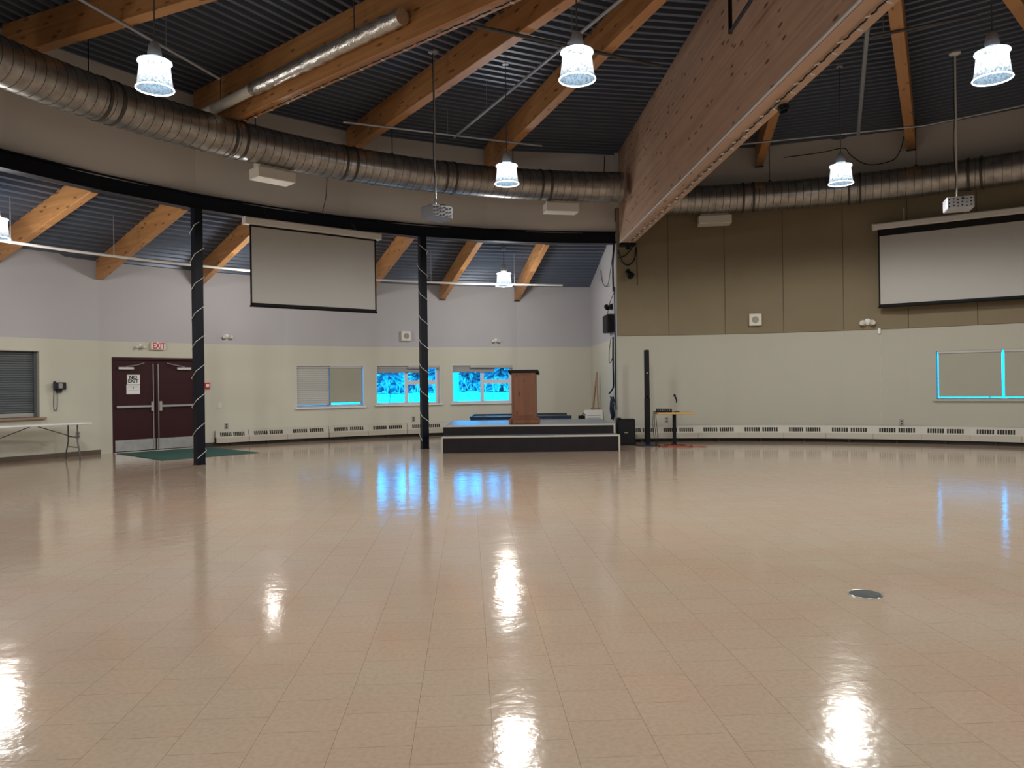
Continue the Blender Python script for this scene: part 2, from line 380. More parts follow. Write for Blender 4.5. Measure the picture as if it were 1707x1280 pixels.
# ------------------------------------------------------------------ corrugated ceilings
PROF = [(0, 0), (.068, 0), (.080, .085), (.190, .085), (.202, 0)]   # along the radial direction: flute bottom, side, top, side
def deck(mb, a0, a1, r0, r1, z0, z1, half_lo=None):
    am = (a0+a1)/2; h = R_(abs(a0-a1)/2); ca, sa = math.cos(R_(am)), math.sin(R_(am))
    pts = []; r = r1
    while r > r0+.01:
        for (d, dz) in PROF[:-1]:
            if r-d > r0: pts.append((r-d, dz))
        r -= .202
    vs = []; 
    for (r, dz) in pts:
        w = r*math.tan(h)+.002; z = z0+(z1-z0)*(r-r0)/(r1-r0)+dz
        for s in (-1, 1): vs.append((CX+r*ca-s*w*sa, CY+r*sa+s*w*ca, z))
    fs = [(2*i, 2*i+1, 2*i+3, 2*i+2) for i in range(len(pts)-1)]
    mb.add(vs, fs)
BA = 360/23.0; UB = [92.3+BA*k for k in range(23)]   # upper beam angles
dk = MB()
for k in range(23): deck(dk, UB[k], UB[k]+BA, .25, RING*math.cos(R_(BA/2))+.02, ZC, ZC)
rp = [(math.cos(2*PI*k/46)*11.9+CX, math.sin(2*PI*k/46)*11.9+CY) for k in range(46)]
dk.prism(rp, ZC+.09, ZC+.24)
tag(dk.build('ceiling', 'deck'), kind='structure')
ad = MB()
for k in range(17):
    deck(ad, V[k], V[k+1], 11.57, ROUT*math.cos(R_(DA/2))+.02, 5.0, 4.09)
tag(ad.build('ceiling_aisle', 'deck_aisle'), kind='structure')
rs = MB()
for k in range(17):
    am, ap, hw = chord(V[k], V[k+1], 1); t = math.tan(R_(DA/2)); ca, sa = math.cos(R_(am)), math.sin(R_(am)); q = []
    for (r, z) in ((11.57, 5.10), (15.9, 4.08), (15.9, 4.28), (11.57, 5.30)):
        for s in (-1, 1): q.append((CX+r*ca-s*(r*t+.02)*sa, CY+r*sa+s*(r*t+.02)*ca, z))
    rs.add(q, [(0, 1, 3, 2), (2, 3, 5, 4), (4, 5, 7, 6), (6, 7, 1, 0), (0, 2, 4, 6), (1, 7, 5, 3)])
tag(rs.build('roof_aisle', 'outside_wall'), kind='structure')

# ------------------------------------------------------------------ walls
def wall_facet(mb, a0, a1, R, t, z0, z1, hole=None):
    """solid wall between two polygon vertices, a hole is (u0,u1,z0,z1) in the local frame"""
    am, ap, hw = chord(a0, a1, R); ho = hw+t*math.tan(R_(abs(a0-a1)/2)); T = Matrix.Translation((CX, CY, 0)) @ Matrix.Rotation(face(am), 4, 'Z')
    def pc(ua, ub, za, zb):
        oa = -ho if ua <= -hw+1e-6 else ua; ob = ho if ub >= hw-1e-6 else ub
        if ub-ua > 1e-4 and zb-za > 1e-4: mb.prism([(ua, ap), (ub, ap), (ob, ap+t), (oa, ap+t)], za, zb, T)
    if not hole: pc(-hw, hw, z0, z1); return
    u0, u1, h0, h1 = hole
    pc(-hw, u0, z0, z1); pc(u1, hw, z0, z1); pc(u0, u1, z0, h0); pc(u0, u1, h1, z1)
def hole_by_angle(a_l, a_r, am, ap, z0, z1): return (u_of(a_l, am, ap), u_of(a_r, am, ap), z0, z1)

wb = MB(); TW = .22; holes = {}
for k in range(0, 6):
    am, ap, hw = chord(V[k], V[k+1], ROUT); h = None
    if k == 1: h = hole_by_angle(107.7, 101.25, am, ap, .88, 1.92)
    if k == 2: h = hole_by_angle(115.5, 108.95, am, ap, .88, 1.92)
    if k == 3: h = hole_by_angle(123.3, 116.75, am, ap, .86, 1.92)
    if k == 5: h = hole_by_angle(139.05, 132.22, am, ap, 0, 2.07)
    holes[k] = (am, ap, h); wall_facet(wb, V[k], V[k+1], ROUT, TW, 0, 4.16, h)
tag(wb.build('wall_back', 'outer_wall_paint'), kind='structure')
wl = MB()
am, ap, hw = chord(V[6], V[8], ROUT); h = hole_by_angle(144.45, 151.5, am, ap, .84, 2.16); h = (u_of(151.5, am, ap), u_of(144.45, am, ap), .84, 2.16); holes['s'] = (am, ap, h)
wall_facet(wl, V[6], V[8], ROUT, TW, 0, 4.25, h)
for k in range(8, 17): wall_facet(wl, V[k], V[k+1], ROUT, TW, 0, 4.16)
a = V[17]; T = Matrix.Translation((CX, CY, 0)) @ Matrix.Rotation(R_(a), 4, 'Z'); wl.box(11.4, 15.7, -.1, .1, 0, 5.1, T)
tag(wl.build('wall_left', 'outer_wall_paint'), kind='structure')
# end wall between the aisle and the tan wall, seen edge on
sw = MB(); T = Matrix.Translation((CX, CY, 0)) @ Matrix.Rotation(R_(A0), 4, 'Z')
sw.add([(11.42, 0, 0), (15.6, 0, 0), (15.6, 0, 4.22), (11.42, 0, 5.12), (11.42, -.2, 0), (15.6, -.2, 0), (15.6, -.2, 4.22), (11.42, -.2, 5.12)],
       [(0, 3, 2, 1), (4, 5, 6, 7), (0, 1, 5, 4), (1, 2, 6, 5), (2, 3, 7, 6), (3, 0, 4, 7)], T)
tag(sw.build('wall_side', 'outer_wall_paint'), kind='structure')
# upper white band around the left half
bw = MB(); n = 12
for k in range(9):
    wall_facet(bw, UB[k], UB[k]+BA, RING, .12, 4.85, 6.8)
tag(bw.build('wall_upper', 'band_white'), kind='structure')
# right half: cream below, tan acoustic panels, white band above
TV = [93.0, 87.0, 80.6, 74.2, 67.9, 61.5, 48.7, 42.3, 35.9, 29.5, 23.1, 16.7, 10.3, 3.9, -2.5]
tc_ = MB(); tp = MB(); tg = MB(); tb = MB()
for i in range(len(TV)-1):
    a1, a0 = TV[i], TV[i+1]; am, ap, hw = chord(a0, a1, RTAN); h = None
    if i == 5:
        h = (u_of(59.0, am, ap), u_of(49.4, am, ap), .94, 1.955); holes['r'] = (am, ap, h)
    wall_facet(tc_, a0, a1, RTAN, .2, 0, 2.46, h)
    wall_facet(tg, a0, a1, RTAN, .2, 2.46, 5.42)
    T = Matrix.Translation((CX, CY, 0)) @ Matrix.Rotation(face(am), 4, 'Z')
    parts = [(-hw, hw)] if i != 5 else [(-hw, 0), (0, hw)]
    for (p, q) in parts: tp.rbox(p+.004, q-.004, ap-.022, ap+.002, 2.455, 5.41, .006, T)
    wall_facet(tb, a0, a1, RTAN, .2, 5.42, 6.8)
tag(tc_.build('wall_right', 'cream'), kind='structure')
tag(tg.build('wall_right_backing', 'panel_gap'), kind='structure')
tag(tp.build('wall_right_panels', 'panel_tan'), kind='structure')
tag(tb.build('wall_right_upper', 'band_white'), kind='structure')
# rest of the round, behind the camera
rb_ = MB(); a = TV[-1]; aend = V[17]-360; nn = 16
for i in range(nn): wall_facet(rb_, a+(aend-a)*i/nn, a+(aend-a)*(i+1)/nn, RTAN, .2, 0, 6.8)
tag(rb_.build('wall_rear', 'cream'), kind='structure')
# baseboards
def base_run(name, angs, R, m, h, skip=()):
    mb = MB()
    for i in range(len(angs)-1):
        if i in skip: continue
        am, ap, hw = chord(angs[i], angs[i+1], R); T = Matrix.Translation((CX, CY, 0)) @ Matrix.Rotation(face(am), 4, 'Z')
        mb.box(-hw, hw, ap-.012, ap+.004, 0, h, T)
    return tag(mb.build(name, m), kind='structure')
base_run('baseboard_back', V[:6], ROUT, 'base_dark', .10)
base_run('baseboard_left', [V[6], V[8]], ROUT, 'base_brown', .10)
base_run('baseboard_right', TV, RTAN, 'base_dark', .10)

# ------------------------------------------------------------------ steel ring beam and columns
def ring_sweep(mb, angs, R, prof):
    """prof: closed list of (dr, z); swept round the polygon"""
    n = len(prof); vs = []
    for a in angs:
        c, s = math.cos(R_(a)), math.sin(R_(a))
        for dr, z in prof: vs.append((CX+(R+dr)*c, CY+(R+dr)*s, z))
    fs = []
    for i in range(len(angs)-1):
        for k in range(n): fs.append((i*n+k, i*n+(k+1) % n, (i+1)*n+(k+1) % n, (i+1)*n+k))
    fs += [tuple(range(n)), tuple(range((len(angs)-1)*n, len(angs)*n))[::-1]]
    mb.add(vs, fs)
IP = [(-.10, 4.60), (.10, 4.60), (.10, 4.62), (.012, 4.62), (.012, 4.852), (.10, 4.852), (.10, 4.872), (-.10, 4.872), (-.10, 4.852), (-.012, 4.852), (-.012, 4.62), (-.10, 4.62)]
rbm = MB(); ring_sweep(rbm, V, 11.50, IP)
tag(rbm.build('steel_ring_beam', 'steel_black'), 'black curved steel beam under the upper white wall', 'beam')

def column(ang, label, hand, turns=8.2):
    t = empty('steel_column', polar(11.42, ang), face(ang), label, 'column', 'black steel columns holding the ring beam')
    m = MB(); w = .074
    m.box(-w, w, -w, -w+.016, .015, 4.60); m.box(-w, w, w-.016, w, .015, 4.60); m.box(-.008, .008, -w+.016, w-.016, .015, 4.60)
    m.box(-w-.0, -w+.01, -w+.016, w-.016, .015, 4.6)
    m.build('shaft', 'steel_black', t)
    b = MB(); b.box(-.08, .08, -.08, .08, 0, .015); b.build('base_plate', 'steel_black', t)
    return t
def rope(ang, hand, label, z0, z1, turns):
    t = polar(11.42, ang); pts = []; n = int(turns*8); w = .088
    sq = [(-1, -1), (0, -1), (1, -1), (1, 0), (1, 1), (0, 1), (-1, 1), (-1, 0)]
    for i in range(n+1):
        q = sq[(i*hand) % 8]; pts.append((q[0]*w, q[1]*w, z0+(z1-z0)*i/n))
    m = MB(); m.tube(pts, .0062, 6)
    return tag(m.build('rope_light', 'rope', None, True, (t.x, t.y, 0), face(ang)), label, 'rope light')
column(139.5, 'black steel column in front of the maroon double doors', 1)
column(115.75, 'black steel column standing left of the low stage', -1)
rope(139.5, 1, 'thin white rope light wound up the column by the double doors', .12, 4.35, 8.2)
rope(115.75, -1, 'thin white rope light wound up the column beside the stage', .18, 4.4, 8)
for a, l in ((V[9], 0), (V[12], 0), (V[15], 0)):
    c = column(a, 'black steel column farther round the open aisle outside the picture', 1)
    c['group'] = 'unseen aisle columns'

# ------------------------------------------------------------------ glulam beams
def beam(name, ang, r0, r1, zb0, zb1, zt0, zt1, w, m, label, off=0, group=None, plate=False):
    """origin at the outer end; local x runs towards the centre"""
    o = polar(r1, ang); nrm = Vector((-math.sin(R_(ang)), math.cos(R_(ang)), 0)); o = o+nrm*off
    L = r1-r0; b = MB(); x0, x1 = 0, L
    vs = []
    for (x, zb, zt) in ((0, zb1, zt1), (L, zb0, zt0)):
        vs += [(x, -w/2, zb), (x, w/2, zb), (x, w/2, zt), (x, -w/2, zt)]
    b.add(vs, [(0, 1, 2, 3), (4, 7, 6, 5), (0, 4, 5, 1), (1, 5, 6, 2), (2, 6, 7, 3), (3, 7, 4, 0)])
    ob = b.build(name, m, None, False, (o.x, o.y, 0), R_(ang+180))
    bv = ob.modifiers.new('edge', 'BEVEL'); bv.width = .006; bv.segments = 1
    tag(ob, label, 'beam', group)
    if plate:
        p = MB(); p.box(-.015, .06, -w/2-.01, w/2+.01, zb1-.012, zb1+.0); p.build('bearing_plate', 'steel_black', ob)
    return ob
WZ = ZC+.02
ul = {0: None, 1: 'glulam ceiling beam ending above the small lamp left of the big girder',
      2: 'glulam ceiling beam crossing behind the projector pole',
      4: 'dark glulam ceiling beam in the upper left corner above the duct',
      22: 'short looking glulam ceiling beam half hidden behind the big girder',
      21: 'narrow upright looking glulam ceiling beam right of the big girder',
      20: 'glulam ceiling beam cut off by the top right corner'}
for k in range(23):
    if k in (0, 3): continue
    a = UB[k] if k < 12 else UB[k]-360
    if k in (11, 12): continue
    unseen = k not in ul
    beam('ceiling_beam', a, 1.36, 11.45 if k < 9 else 11.3, 6.22, 6.22, WZ, WZ, .17, 'glulam', ul.get(k) or 'glulam ceiling beam over the part of the hall outside the picture', group='radial glulam beams of the upper ceiling' if not unseen else 'unseen radial glulam beams', plate=k in (20, 21, 22))
beam('ceiling_girder', UB[3]-.1, 1.36, 11.42, 5.87, 5.87, WZ, WZ, .2, 'glulam', 'deep glulam girder at upper left with a foil pipe along its side')
gird = beam('main_girder', 92.5, -11.1, 11.36, 4.56, 4.56, WZ, WZ, .30, 'glulam_pale', 'huge pale glulam girder running from the wall corner up overhead', off=-.12)
gr = MB(); gr.box(.3, 14, -.158, -.150, 4.558, 4.61)
# raceway on the girder's stage-side lower edge (local -y after the turn is the right side; use +y/-y by test)
def girder_pt(r, lat, z):
    """lat: metres to the right of the line through the centre seen from the camera"""
    a = R_(92.5); return Vector((CX+r*math.cos(a)+lat*math.sin(a), CY+r*math.sin(a)-lat*math.cos(a), z))
rw = MB(); d0, d1 = girder_pt(11.2, -.045, 4.585), girder_pt(-3, -.045, 4.585); rw.tube([d0, d1], .016, 8)
tag(rw.build('cable_raceway', 'raceway', None, True), 'thin pale conduit fixed along the lower edge of the big girder', 'conduit')
hb = MB()
for s_0 in (0, 1):
    T = Matrix.Translation((CX, CY, 0)) @ Matrix.Rotation(R_(92.5-90+180*s_0), 4, 'Z')
    hb.prism([(1.35*math.cos(R_(t_)), 1.35*math.sin(R_(t_))) for t_ in range(-74, 75, 4)]+[(1.2*math.cos(R_(t_)), 1.2*math.sin(R_(t_))) for t_ in range(74, -75, -4)], 5.85, WZ, T)
tag(hb.build('hub_ring', 'steel_black'), 'black steel hub ring where the ceiling beams meet, above the picture', 'steel hub')
# saddle under the girder end
ga = empty('girder_saddle', girder_pt(11.10, .12, 4.50), face(92.5), 'black steel bearing plate under the end of the big girder', 'steel plate')
s_ = MB(); s_.box(-.18, .18, -.02, .22, 0, .055); s_.build('saddle_plate', 'steel_black', ga)
s_ = MB(); s_.box(-.05, .05, -.02, .0, -.1, 0); s_.build('saddle_tab', 'steel_black', ga)
# black frame hung at the girder's side near the top
hf = empty('hanging_bracket', (2.62, 9.02, 5.47), 0, 'black pipe bracket hanging beside the big girder at the top edge', 'bracket')
for y, z in ((0, 1.21), (-1.0, 1.21)):
    m = MB(); m.tube([(0, y, -.02), (0, y, z)], .024, 8); m.build('hanger_post', 'black', hf, True)
m = MB(); m.tube([(0, .02, 0), (.03, -1.9, 0)], .022, 8); m.build('cross_bar', 'navy', hf, True)

al = {0: 0, 1: 'short glulam beam of the aisle ceiling nearest the tan wall, right of the aisle lamp',
      2: 'short glulam aisle beam above the windows, left of the small aisle lamp',
      3: 'short glulam aisle beam meeting the top of the column by the stage',
      4: 'aisle ceiling beam hidden behind the hanging projection screen',
      5: 'short glulam aisle beam showing beside the left edge of the projection screen',
      6: 'short glulam aisle beam landing above the maroon double doors',
      7: 'short glulam aisle beam at the left edge above the serving shutter'}
for k in range(1, 17):
    beam('aisle_beam', V[k], 11.66, 15.36, 4.60, 3.70, 5.02, 4.12, .14, 'glulam', al.get(k) or 'glulam aisle beam farther round the hall outside the picture',
         group='glulam beams of the aisle ceiling' if k in al else 'unseen aisle beams', plate=k in (1, 2))

# foil wrapped pipe along the left girder
fp = empty('insulated_pipe', polar(11.2, UB[3]-.1), R_(UB[3]-.1+180), 'silver foil wrapped pipe lying along the left ceiling girder', 'pipe')
m = MB(); m.tube([(0, -.24, 6.10), (2.0, -.24, 6.12)], .085, 14); m.build('white_sleeve', 'white_plastic', fp, True)
m = MB(); pts = []; rr = []
for i in range(41):
    pts.append((2.0+3.6*i/40, -.24+.008*math.sin(i*1.7), 6.12+.006*math.cos(i*2.1))); rr.append(.10+.014*random.random())
m.tube(pts, rr, 16); m.build('foil_wrap', 'foil', fp, True)
for x in (1.0, 4.6):
    m = MB(); m.tube([(x, -.24, 6.2), (x, -.24, 6.68)], .008, 6); m.build('pipe_hanger', 'pipe_dark', fp)

# string lights stapled under both girders
def string_lights(name, fn, n, label, clips=False):
    o = fn(0); t = empty(name, o, 0, label, 'string lights'); pts = []
    for i in range(n*4+1):
        p = fn(i/(n*4)); q = p-o; s = math.sin(i*2.4)*.008; pts.append((q.x+s, q.y, q.z-.012-.008*abs(math.sin(i*.8))))
    m = MB(); m.tube(pts, .009, 5); m.build('wire', 'black', t)
    for i in range(n):
        p = Vector(pts[i*4+2]); sd = .03*(1 if i % 2 else -1); k = MB()
        k.tube([p, p+Vector((sd*.5, 0, -.012))], .010, 6); k.tube([p+Vector((sd*.5, 0, -.012)), p+Vector((sd*1.7, .01, -.02))], [.010, .006], 6)
        b = k.build('bulb', 'clip' if clips and i % 2 == 0 else 'bulb_clear', t)
    return t
string_lights('string_lights', lambda s: girder_pt(10.9-11.5*s, .13, 4.555), 46, 'black wire string lights stapled under the big girder')
def b3pt(s):
    p = polar(10.4-7.0*s, UB[3]-.1, 5.865); return p
string_lights('string_lights', b3pt, 30, 'string lights clipped under the deep girder at upper left', True)
kn = MB(); c = girder_pt(2.45, .22, 4.52)
for i in range(3): kn.tube([c+Vector((.05*math.cos(t)+.01*i, .09*math.sin(t), -.02*i)) for t in [j*PI/6 for j in range(12)]], .012, 6, True)
tag(kn.build('cable_coil', 'black', None, True), 'small black coil of cable tied under the big girder', 'cable coil')

# ------------------------------------------------------------------ ducts
def duct(R, Z, a0, a1, joints, vents, label, gap_ang, rad=.315):
    t = empty('air_duct', polar(R, a0, Z), 0, label, 'air duct'); o = Vector(t.location)
    n = int(abs(a1-a0)/.25); pts = []; rr = []
    rib = R_(1.02)
    for i in range(n+1):
        a = a0+(a1-a0)*i/n; pts.append(polar(R, a, Z)-o); rr.append(rad)
    m = MB(); m.tube(pts, rr, 36); m.build('duct_body', 'galvanised', t, True)
    # spiral seams
    sm = MB(); a = a0+.6
    step = math.degrees(.155/R)
    while a < a1-.3:
        c = polar(R, a, Z)-o; tn = Vector((-math.sin(R_(a)), math.cos(R_(a)), 0)); rd = Vector((math.cos(R_(a)), math.sin(R_(a)), 0))
        ring = []
        for k in range(32):
            p = 2*PI*k/32; ring.append(c+(rd*math.cos(p)+Vector((0, 0, 1))*math.sin(p))*(rad+.0015)+tn*.03*math.cos(p))
        sm.tube(ring, .0045, 4, True); a += step
    sm.build('spiral_seam', 'duct_joint', t)
    for ja in joints:
        c0 = polar(R, ja-.13, Z)-o; c1 = polar(R, ja+.13, Z)-o
        j = MB(); j.tube([c0, c1], rad+.012, 36); j.build('joint_band', 'duct_joint', t, True)
    for va in vents:
        c = polar(R+.12, va, Z-rad-.17)-o; T = Matrix.Translation(c) @ Matrix.Rotation(face(va), 4, 'Z')
        b = MB(); b.rbox(-.36, .36, -.16, .20, -.06, .13, .012, T); b.box(-.30, .30, -.1, .14, .12, .30, T)
        vb = b.build('outlet_box', 'offwhite', t)
        g_ = MB(); g_.box(-.33, .33, -.163, -.158, -.035, .10, T); g_.build('grille', 'casing', vb)
    return t
jl = [a_+d_ for a_ in (102.6, 114.5, 126.5, 138.8, 151.1, 163.5, 175.5) for d_ in (0, 1.15)]
duct(10.15, 5.58, 93.6, 200, jl, (134.9, 100.9), 'big curved galvanised duct sweeping along the upper left wall', 93)
jr = [a_+d_ for a_ in (42.8, 54.4, 66.1, 77.6, 88.9) for d_ in (0, 1.15)]
duct(10.85, 5.44, 25, 91.2, jr, (81.9,), 'curved galvanised duct along the tan wall on the right', 93)
for a_ in (153.1, 137.1, 121.7, 107.0, 168.5):
    m = MB(); p = polar(10.15, a_); m.tube([(p.x, p.y, 5.89), (p.x, p.y, 6.74)], .008, 6); m.lathe([(.0, 5.875), (.03, 5.88), (.03, 5.92), (.0, 5.93)], 8, Matrix.Translation((p.x, p.y, 0)))
    tag(m.build('duct_hanger', 'black'), 'thin black rod holding the left air duct up to the ceiling', 'rod', 'hanger rods of the left duct')
for a_ in (75.7, 60.5, 46.5, 32):
    m = MB(); p = polar(10.85, a_); m.tube([(p.x, p.y, 5.75), (p.x, p.y, 6.74)], .008, 6); m.lathe([(.0, 5.735), (.03, 5.74), (.03, 5.78), (.0, 5.79)], 8, Matrix.Translation((p.x, p.y, 0)))
    tag(m.build('duct_hanger', 'black'), 'thin black rod holding the right air duct up to the ceiling', 'rod', 'hanger rods of the right duct')

# ------------------------------------------------------------------ sprinkler pipes
def pipe_run(pts, rad, label, m='pipe', drops=True, zc=ZC+.06):
    t = empty('sprinkler_pipe', pts[0], 0, label, 'pipe'); o = Vector(pts[0]); q = [Vector(p)-o for p in pts]
    k = MB(); k.tube(q, rad, 8); k.build('pipe_line', m, t, True)
    if drops:
        for i in range(len(q)-1):
            L_ = (q[i+1]-q[i]).length; nn = max(1, int(L_/2.2))
            for j in range(nn):
                p = q[i].lerp(q[i+1], (j+.5)/nn); h = MB(); top = (zc if not callable(zc) else zc(p+o))-o.z
                h.tube([p, (p.x, p.y, top)], .006, 5); h.build('pipe_hanger', 'pipe', t)
    return t
def P(r, a, z): return polar(r, a, z)
pipe_run([P(9.75, 128.5, 6.20), P(9.5, 104.5, 6.20)], .021, 'thin pipe crossing two beams above the left duct')
pipe_run([P(9.0, 172, 6.2), P(9.4, 143.5, 6.20)], .021, 'thin pipe crossing the beam in the upper left corner')
pipe_run([P(5.25, 132.5, 6.18), P(5.35, 97.5, 6.18)], .026, 'thin dark pipe passing behind the hanging lamp at top centre', 'pipe_dark')
pipe_run([P(3.2, 116.2, 6.2), P(9.5, 115.6, 6.2)], .024, 'long slanting pipe running towards the duct left of the big girder')
pipe_run([P(9.6, 86, 6.2), P(9.6, 59.5, 6.2), P(9.6, 40, 6.2)], .016, 'thin pipe crossing the beams above the right duct', 'pipe')
pipe_run([P(5.05, 76, 6.2), P(5.0, 50, 6.2)], .022, 'thin pipe crossing the upright beam at upper right', 'pipe_dark')
pipe_run([P(3.6, 65, 6.2), P(9.6, 66.3, 6.2)], .034, 'slanting pipe running down the ceiling right of the big girder', 'pipe')
pipe_run([P(13.15, a, 3.86) for a in (170, 155, 146, 139.5, 131.5, 124, 116, 108.5, 97.6)], .026, 'long white pipe running below the aisle beams', 'casing', True, lambda p: 5.0-(math.hypot(p.x-CX, p.y-CY)-11.5)*.233)

# ------------------------------------------------------------------ pendant lamps
def make_lamp(drop):
    t = empty('pendant_lamp', (0, 0, 0))
    c = MB(); c.lathe([(.0, drop), (.055, drop), (.055, drop-.04), (.0, drop-.045)], 12); c.build('canopy', 'pipe', t, True)
    c = MB(); c.tube([(0, 0, .34), (0, 0, drop-.03)], .008, 6); c.build('cord', 'pipe_dark', t)
    c = MB(); c.lathe([(.0, .36), (.035, .355), (.06, .32), (.075, .24), (.08, .19), (.055, .165), (.0, .165)], 20); c.build('housing', 'pipe', t, True)
    c = MB(); c.lathe([(.10, .150), (.178, .140), (.182, .125), (.160, .118), (.163, .06), (.172, -.02), (.185, -.115), (.198, -.165)], 32)
    sh = c.build('shade', 'lamp_acrylic', t, True)
    c = MB(); c.tube([(.198*math.cos(2*PI*k/32), .198*math.sin(2*PI*k/32), -.165) for k in range(32)], .008, 6, True); c.build('rim', 'lamp_rim', t, True)
    c = MB(); c.lathe([(.196, -.160), (.10, -.150), (0, -.147)], 32); c.build('lens', 'lamp_lens', t, True)
    c = MB(); c.lathe([(.0, .12), (.03, .11), (.042, .05), (.03, -.01), (.0, -.02)], 12); c.build('bulb', 'lamp_bulb', t, True)
    return t
def add_light(parent, z, power, spot=R_(174), col=(1, .95, .88), size=.19):
    l = bpy.data.lights.new('lamp_light', 'SPOT' if spot else 'POINT'); l.energy = power
    if spot: l.spot_size = spot; l.spot_blend = .3
    l.shadow_soft_size = size; l.color = col
    o = bpy.data.objects.new('lamp_light', l); COL.objects.link(o); o.parent = parent; o.location = (0, 0, z)
    return o
LP = 205; LA = 115
lamp_spots = [  # r, angle, z, label
 ((-.04, 12.75, 4.86), 'small looking pendant lamp in front of the left duct, straight above the lectern'),
 ((5.62, 13.02, 4.86), 'pendant lamp hanging in front of the right duct'),
 ((-3.92, 8.53, 4.86), 'pendant lamp glowing in front of the duct at upper left'),
 ((.76, 8.42, 4.86), 'large bright pendant lamp at top centre left of the big girder'),
 ((5.40, 8.56, 4.86), 'bright pendant lamp near the top right corner')]
proto = make_lamp(ZC-4.86+.03)
for i, (p, l) in enumerate(lamp_spots):
    o = proto if i == 0 else copy_tree(proto)
    o.location = p; tag(o, l, 'lamp', 'pendant lamps of the upper ceiling'); 
    add_light(o, -.18, LP)
for (r, a) in ((7.3, 22), (7.3, -22), (7.3, -68), (7.3, -112), (7.3, 206), (3.6, -20), (3.6, 214), (3.6, -90)):
    o = copy_tree(proto) if False else None
    o = proto.copy(); COL.objects.link(o)
    for ch in list(proto.children):
        if ch.type == 'MESH': c = ch.copy(); COL.objects.link(c); c.parent = o
    o.location = polar(r, a, 4.86); tag(o, 'pendant lamp over the part of the hall outside the picture', 'lamp', 'unseen pendant lamps'); add_light(o, -.18, LP)
proto2 = make_lamp(.74)
asp = [(12.75, 104.6, 'small pendant lamp in the aisle in front of the back windows ceiling'), (12.5, 153.0, 'aisle pendant lamp cut by the left edge of the picture'),
       (12.8, 129.5, 'aisle pendant lamp hidden behind the projection screen'), (12.6, 177, ''), (12.6, 201, '')]
for i, (r, a, l) in enumerate(asp):
    if i == 0: o = proto2
    else:
        o = proto2.copy(); COL.objects.link(o)
        for ch in list(proto2.children):
            if ch.type == 'MESH': c = ch.copy(); COL.objects.link(c); c.parent = o
    o.location = polar(r, a, 3.94); tag(o, l or 'aisle pendant lamp farther round the hall outside the picture', 'lamp', 'pendant lamps of the aisle' if l else 'unseen aisle lamps'); 
    add_light(o, -.37, LA, None)

# ------------------------------------------------------------------ projectors on poles
def projector(loc, yaw, label, dark, pole_top):
    t = empty('projector', loc, yaw, label, 'projector'); w, d, h = .20, .17, .10
    b = MB(); b.rbox(-w, w, -d, d, -h, h, .015); b.build('housing', 'projector_grey' if dark else 'projector_light', t)
    b = MB()
    for i in range(6):
        for j in range(3): x = -.16+.062*i; z = -.06+.055*j+.012*(i % 2); b.lathe([(.0, 0), (.012, 0), (.012, .006), (0, .006)], 8, Matrix.Translation((x, -d-.002, z)) @ Matrix.Rotation(PI/2, 4, 'X'))
    b.build('port', 'black', t)
    b = MB(); b.lathe([(.0, 0), (.05, 0), (.05, .05), (.04, .055), (0, .055)], 16, Matrix.Translation((.08, d, .01)) @ Matrix.Rotation(-PI/2, 4, 'X')); b.build('lens', 'black', t, True)
    b = MB(); b.tube([(-.02, 0, h-.005), (-.02, 0, pole_top)], .014, 8); b.lathe([(0, pole_top), (.09, pole_top), (.09, pole_top-.02), (.03, pole_top-.05), (0, pole_top-.05)], 14, Matrix.Translation((-.02, 0, 0))); b.build('pole', 'casing' if not dark else 'pipe', t, True)
    b = MB(); pts = [(-.03+.03*math.sin(i*.9)*(.5 if i < 9 else 0)-.02, -.02, h+(pole_top-h)*i/14) for i in range(15)]; pts[0] = (-.06, -.1, h+.005)
    pts = [(.05, -.19, .04), (.02, -.2, .10)]+pts; b.tube(pts, .006, 6); b.build('cable', 'black', t, True)
    return t
projector((-1.17, 12.3, 4.12), R_(40), 'dark grey projector on a ceiling pole in front of the left screen', True, ZC-4.12+.03)
projector((7.36, 12.6, 4.22), R_(-20), 'light grey projector on a ceiling pole in front of the right screen', False, ZC-4.22+.03)

# ------------------------------------------------------------------ projection screens
def screen(P0, P1, ztop, zbot, cw, label, drop, side):
    """P0,P1: plan points of the left and right edges of the fabric"""
    P0 = Vector((*P0, 0)); P1 = Vector((*P1, 0)); d = (P1-P0); W = d.length; yaw = math.atan2(d.y, d.x)
    t = empty('projection_screen', (P0.x, P0.y, zbot), yaw, label, 'projection screen'); H = ztop-zbot
    b = MB(); b.rbox(-cw, W+cw, -.06, .09, H+.0, H+.13, .02); cs = b.build('casing', 'casing', t)
    for x in (-cw, W+cw):
        b = MB(); b.rbox(x-.02, x+.02, -.065, .095, H-.005, H+.135, .012); b.build('end_cap', 'casing', cs)
    b = MB(); b.box(.03, W-.03, 0, .004, .05, H-drop); b.build('fabric', 'screen_white', t)
    b = MB(); b.box(0, .032, -.002, .006, 0, H); b.box(W-.032, W, -.002, .006, 0, H); b.box(0, W, -.002, .006, H-drop, H); b.box(0, W, -.002, .006, 0, .05); b.build('black_border', 'black_matte', t)
    b = MB(); b.tube([(-.01, .002, -.012), (W+.01, .002, -.012)], .018, 8); b.build('weight_bar', 'black', t, True)
    return t
a_, b_ = polar(10.95, 135.55), polar(10.95, 121.95)
ps = screen((a_.x, a_.y), (b_.x, b_.y), 4.36, 2.88, .09, 'white projection screen hanging under the ring beam between the two columns', .035, 0)
for x in (.4, 2.2):
    m = MB(); m.tube([(x, .04, 1.6), (x, .30, 1.85)], .012, 6); m.build('mounting_strut', 'steel_black', ps)
a_, b_ = polar(11.10, 64.35), polar(11.10, 47.0)
am, ap, hw = chord(47.0, 64.35, 11.1)
